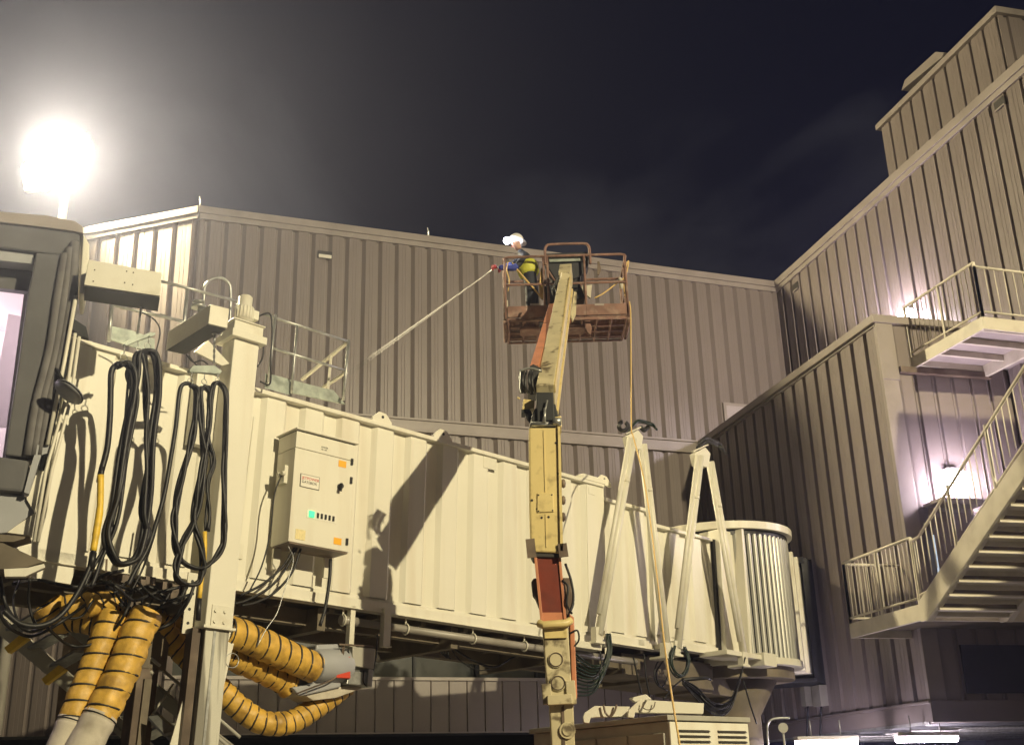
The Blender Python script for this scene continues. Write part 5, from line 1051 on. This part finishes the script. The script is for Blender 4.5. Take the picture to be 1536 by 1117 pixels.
# face
fdir = V((-.93, -.3, -.15)).normalized(); fside = fdir.cross(Z).normalized(); b = MB()
for sg_ in (-1, 1): b.ball(hd + fdir * .088 + fside * sg_ * .032 + Z * .012, .012, 8)
b.build('eye', M['gaptar'], per); b = MB(); b.tube([hd + fdir * .088 + fside * -.025 - Z * .05, hd + fdir * .095 - Z * .052, hd + fdir * .088 + fside * .025 - Z * .05], .006, 5); b.build('mouth', M['redglove'], per)
for sg_ in (-1, 1): b = MB(); b.ball(hd + fside * sg_ * .088, .026, 8, (.5, .6, 1)); b.build('ear', M['skin'], per)
hc_ = pq(774.5, 360.5); b = MB()
up_ = (Z * .95 - fdir * .3).normalized(); ux = up_.orthogonal().normalized(); uy = up_.cross(ux)
vs = []
for i in range(7):
    t_ = math.pi / 2 * i / 6
    for j in range(20):
        a = 2 * math.pi * j / 20; vs.append(hc_ + (ux * math.cos(a) + uy * math.sin(a)) * .128 * math.cos(t_) + up_ * .125 * math.sin(t_))
b.add(vs, [(i * 20 + j, i * 20 + (j + 1) % 20, (i + 1) * 20 + (j + 1) % 20, (i + 1) * 20 + j) for i in range(6) for j in range(20)], True)
vs = []
for j in range(21):
    a = 2 * math.pi * j / 20; d_ = (ux * math.cos(a) + uy * math.sin(a)); ex = .02 + .05 * max(0, d_.dot(-fdir)); vs += [hc_ + d_ * .12 - up_ * .0, hc_ + d_ * (.128 + ex) - up_ * .012]
b.add(vs, [(2 * j, 2 * j + 2, 2 * j + 3, 2 * j + 1) for j in range(20)]); b.build('hard_hat', M['hat'], per)
b = MB(); hl = hc_ + fdir * .13 + Z * .0; b.tube([hl, hl + fdir * .03], .045, 12); b.build('lamp_strap', M['black'], per)
b = MB(); b.ball(hl + fdir * .045, .062, 12); b.build('head_lamp', M['head'], per)
l = bpy.data.lights.new('head_lamp_light', 'SPOT'); l.energy = 60; l.color = (.85, .9, 1); l.spot_size = math.radians(70); l.shadow_soft_size = .04
lo = bpy.data.objects.new('head_lamp_light', l); COL.objects.link(lo); lo.parent = per; lo.location = hl + fdir * .12 - per.location; lo.rotation_euler = fdir.to_track_quat('-Z', 'Y').to_euler()
# lance and jet
end = hit(523, 563, PFAR, NF) + NF * .25; ld = (end - hL).normalized(); tip = hL + ld * .4; b = MB(); b.tube([hR - ld * .05, hL, tip], .014, 8); b.ball(hR, .03, 8); b.build('lance', M['galv'], None); tagk(bpy.data.objects['lance'], 'pressure washer lance pointing left in the gloved hands', 'spray lance')
end = hit(523, 563, PFAR, NF) + NF * .25
wm = bpy.data.materials.new('water spray'); wm.use_nodes = True; t_ = wm.node_tree; t_.nodes.clear(); o_ = t_.nodes.new('ShaderNodeOutputMaterial'); mx_ = t_.nodes.new('ShaderNodeMixShader'); tr_ = t_.nodes.new('ShaderNodeBsdfTransparent'); df_ = t_.nodes.new('ShaderNodeBsdfDiffuse'); df_.inputs['Color'].default_value = (.9, .9, .9, 1)
uv = t_.nodes.new('ShaderNodeTexCoord'); mr_ = t_.nodes.new('ShaderNodeMapRange'); sx = t_.nodes.new('ShaderNodeSeparateXYZ'); t_.links.new(uv.outputs['Generated'], sx.inputs[0]); t_.links.new(sx.outputs['X'], mr_.inputs['Value']); mr_.inputs['To Min'].default_value = .03; mr_.inputs['To Max'].default_value = .62; mr_.interpolation_type = 'SMOOTHSTEP'
t_.links.new(mr_.outputs[0], mx_.inputs[0]); t_.links.new(tr_.outputs[0], mx_.inputs[1]); t_.links.new(df_.outputs[0], mx_.inputs[2]); t_.links.new(mx_.outputs[0], o_.inputs['Surface'])
b = MB(); n_ = 24; b.tube([tip.lerp(end, i / n_) for i in range(n_ + 1)], [.010 + .05 * (i / n_) ** 1.3 for i in range(n_ + 1)], 10, cap=False); tagk(b.build('water_spray', wm), 'thin white jet of water shooting down left from the lance to the wall', 'water jet', kind='stuff')

# ================================================================== ground unit cart
cz = 2.4; c0 = atz(1001, 1071.6, cz); cl = atz(800, 1092.5, cz); cr_ = atz(1118, 1075.5, cz)
dl = (cl - c0); LL = dl.length; dl.normalize(); dq = (cr_ - c0); LR = dq.length; dq.normalize(); nl = V((dl.y, -dl.x, 0)); nl = nl if nl.dot(dq) < 0 else -nl; nq = V((dq.y, -dq.x, 0)); nq = nq if nq.dot(dl) < 0 else -nq
cart = thing('ground_unit', V((c0.x, c0.y, 0)), 'boxy ground air unit with grey door panels and a cream louvred end under the bridge', 'ground air unit')
c0.z = 0
b = MB(); b.prism([c0, c0 + dl * LL, c0 + dl * LL + dq * LR, c0 + dq * LR], Z * (cz - .06)); b.location = None; body = b.build('body', M['gbox'], cart, .01)
b = MB(); b.prism([c0 - dl * .04 - dq * .04 + Z * (cz - .055), c0 + dl * (LL + .04) - dq * .04 + Z * (cz - .055), c0 + dl * (LL + .04) + dq * (LR + .04) + Z * (cz - .055), c0 - dl * .04 + dq * (LR + .04) + Z * (cz - .055)], Z * .055); b.build('lid', M['gbox'], cart, .006)
k = 0
for a, c in ((.06, .62), (.66, 1.16), (1.2, 1.72)):
    b = MB(); b.box(c0, dl, nl, Z, (a, c), (.0, .02), (.4, cz - .18)); o = b.build('door_panel', M['gbox'], cart, .006)
    b = MB(); b.box(c0, dl, nl, Z, (c - .07, c - .04), (.02, .045), (cz - .65, cz - .45)); b.build('latch', M['black'], o)
b = MB(); b.box(c0, dq, nq, Z, (.0, LR), (.0, .03), (.3, cz - .07)); b.build('end_panel', M['cream'], cart, .008)
for a, c in ((.10, .62), (.76, LR - .06)):
    for k in range(14):
        z = cz - .15 - k * .055; b = MB(); b.prism([c0 + dq * a + nq * .033 + Z * z, c0 + dq * a + nq * .055 + Z * (z - .018), c0 + dq * a + nq * .033 + Z * (z - .02)], dq * (c - a)); b.build('louvre', M['gaptar'], cart)
text('APC 6000', c0 + dl * 1.02 + nl * .023 + Z * (cz - .42), -dl, Z, .075, M['signk'], 'lettering', cart)
text('11:50 JET', c0 + dq * .55 + nq * .04 + Z * (cz - 1.2), dq, Z, .1, M['signk'], 'lettering', cart)
# angled frame lying on top
fr = thing('support_frame', atz(980, 1062, 2.45), 'cream angled steel frame lying on top of the ground unit', 'steel frame')
for pts, dy in (([(874.5, 1075), (877, 1068), (892, 1058), (945, 1059), (945, 1074), (894, 1075), (886, 1076), (884, 1084), (876, 1083)], 13.6), ([(943, 1064), (959.6, 1048.6), (1056, 1054), (1055, 1070), (952.7, 1068), (951, 1076), (942, 1075)], 13.3), ([(944.6, 1046), (969, 1040.5), (978, 1048.6), (952.7, 1052)], 13.7)):
    b = MB(); b.prism([aty(*q, dy) for q in pts], Y * .14); b.build('channel', M['cream2'], fr, .006)
b = MB(); b.tube(cat([aty(*q, 13.25) for q in ((965, 1052), (964, 1060), (972, 1064), (980, 1061), (983, 1052))], 4), .006, 5); b.tube(cat([aty(*q, 13.55) for q in ((905, 1056), (908, 1068), (915, 1074), (922, 1066), (925, 1056))], 4), .012, 5); b.build('tie_wire', M['brown'], fr)
# gauge and hook near the wall
g = thing('hose_reel', aty(1172, 1092, 21), 'small round pale gauge and bent pipe in the dark under the rotunda', 'gauge')
b = MB(); c = aty(1174, 1091, 21); b.tube([c, c - Y * .05], .085, 18); b.tube([c, c - Z * .6], .02, 6); b.build('gauge', M['gbox'], g)
b = MB(); b.tube(cat([aty(*q, 21) for q in ((1185, 1076), (1162, 1077), (1152, 1084), (1151, 1100), (1153, 1130))], 5), .02, 8); b.build('pipe', M['galv'], g)

# ================================================================== spray mist in the air
hz = MB().box(V((0, 0, 0)), X, Y, Z, (-60, 60), (-14, 80), (-1, 30)).build('haze', None if False else M['dark'])
hm = bpy.data.materials.new('haze'); hm.use_nodes = True; t_ = hm.node_tree; t_.nodes.clear(); o_ = t_.nodes.new('ShaderNodeOutputMaterial'); vv = t_.nodes.new('ShaderNodeVolumePrincipled')
vv.inputs['Color'].default_value = (.62, .67, 1.0, 1); vv.inputs['Density'].default_value = .0015; vv.inputs['Anisotropy'].default_value = .80; t_.links.new(vv.outputs[0], o_.inputs['Volume'])
hz.data.materials.clear(); hz.data.materials.append(hm); tagk(hz, 'thin spray mist hanging in the night air', 'mist', kind='stuff')
# ================================================================== separate repeated small pieces into objects of their own
SPLIT = ('bolt', 'strap_hole', 'mullion', 'hanger', 'hook', 'rivet', 'hatch_screw', 'bolt_hole', 'basket_post', 'cable_clip', 'side_lug', 'mount_bolt', 'fin', 'side_shroud', 'corner_bumper', 'decal', 'strand', 'handrail', 'bracket', 'gate_arm', 'lead_wire', 'gusset', 'lit_step', 'under_bracket', 'eye', 'hose_carrier', 'tie_wire')
for o in list(SC.objects):
    if o.type != 'MESH' or o.name.split('.')[0] not in SPLIT or o.parent is None: continue
    me = o.data; par = list(range(len(me.vertices)))
    def find(a):
        while par[a] != a: par[a] = par[par[a]]; a = par[a]
        return a
    for e in me.edges:
        a, b_ = find(e.vertices[0]), find(e.vertices[1])
        if a != b_: par[a] = b_
    grp = {}
    for p in me.polygons: grp.setdefault(find(p.vertices[0]), []).append(p)
    if len(grp) < 2: continue
    base = o.name.split('.')[0]
    for i, ps in enumerate(grp.values()):
        ids = sorted({v for p in ps for v in p.vertices}); mp_ = {v: k for k, v in enumerate(ids)}
        m2 = bpy.data.meshes.new(base); m2.from_pydata([me.vertices[v].co.copy() for v in ids], [], [[mp_[v] for v in p.vertices] for p in ps])
        m2.polygons.foreach_set('use_smooth', [p.use_smooth for p in ps])
        for q in me.materials: m2.materials.append(q)
        if i == 0: first = m2; continue
        n_o = bpy.data.objects.new(base, m2); COL.objects.link(n_o); n_o.parent = o.parent
        for md in o.modifiers:
            if md.type == 'BEVEL': k_ = n_o.modifiers.new('bevel', 'BEVEL'); k_.width = md.width; k_.segments = md.segments; k_.limit_method = 'ANGLE'
    o.data = first
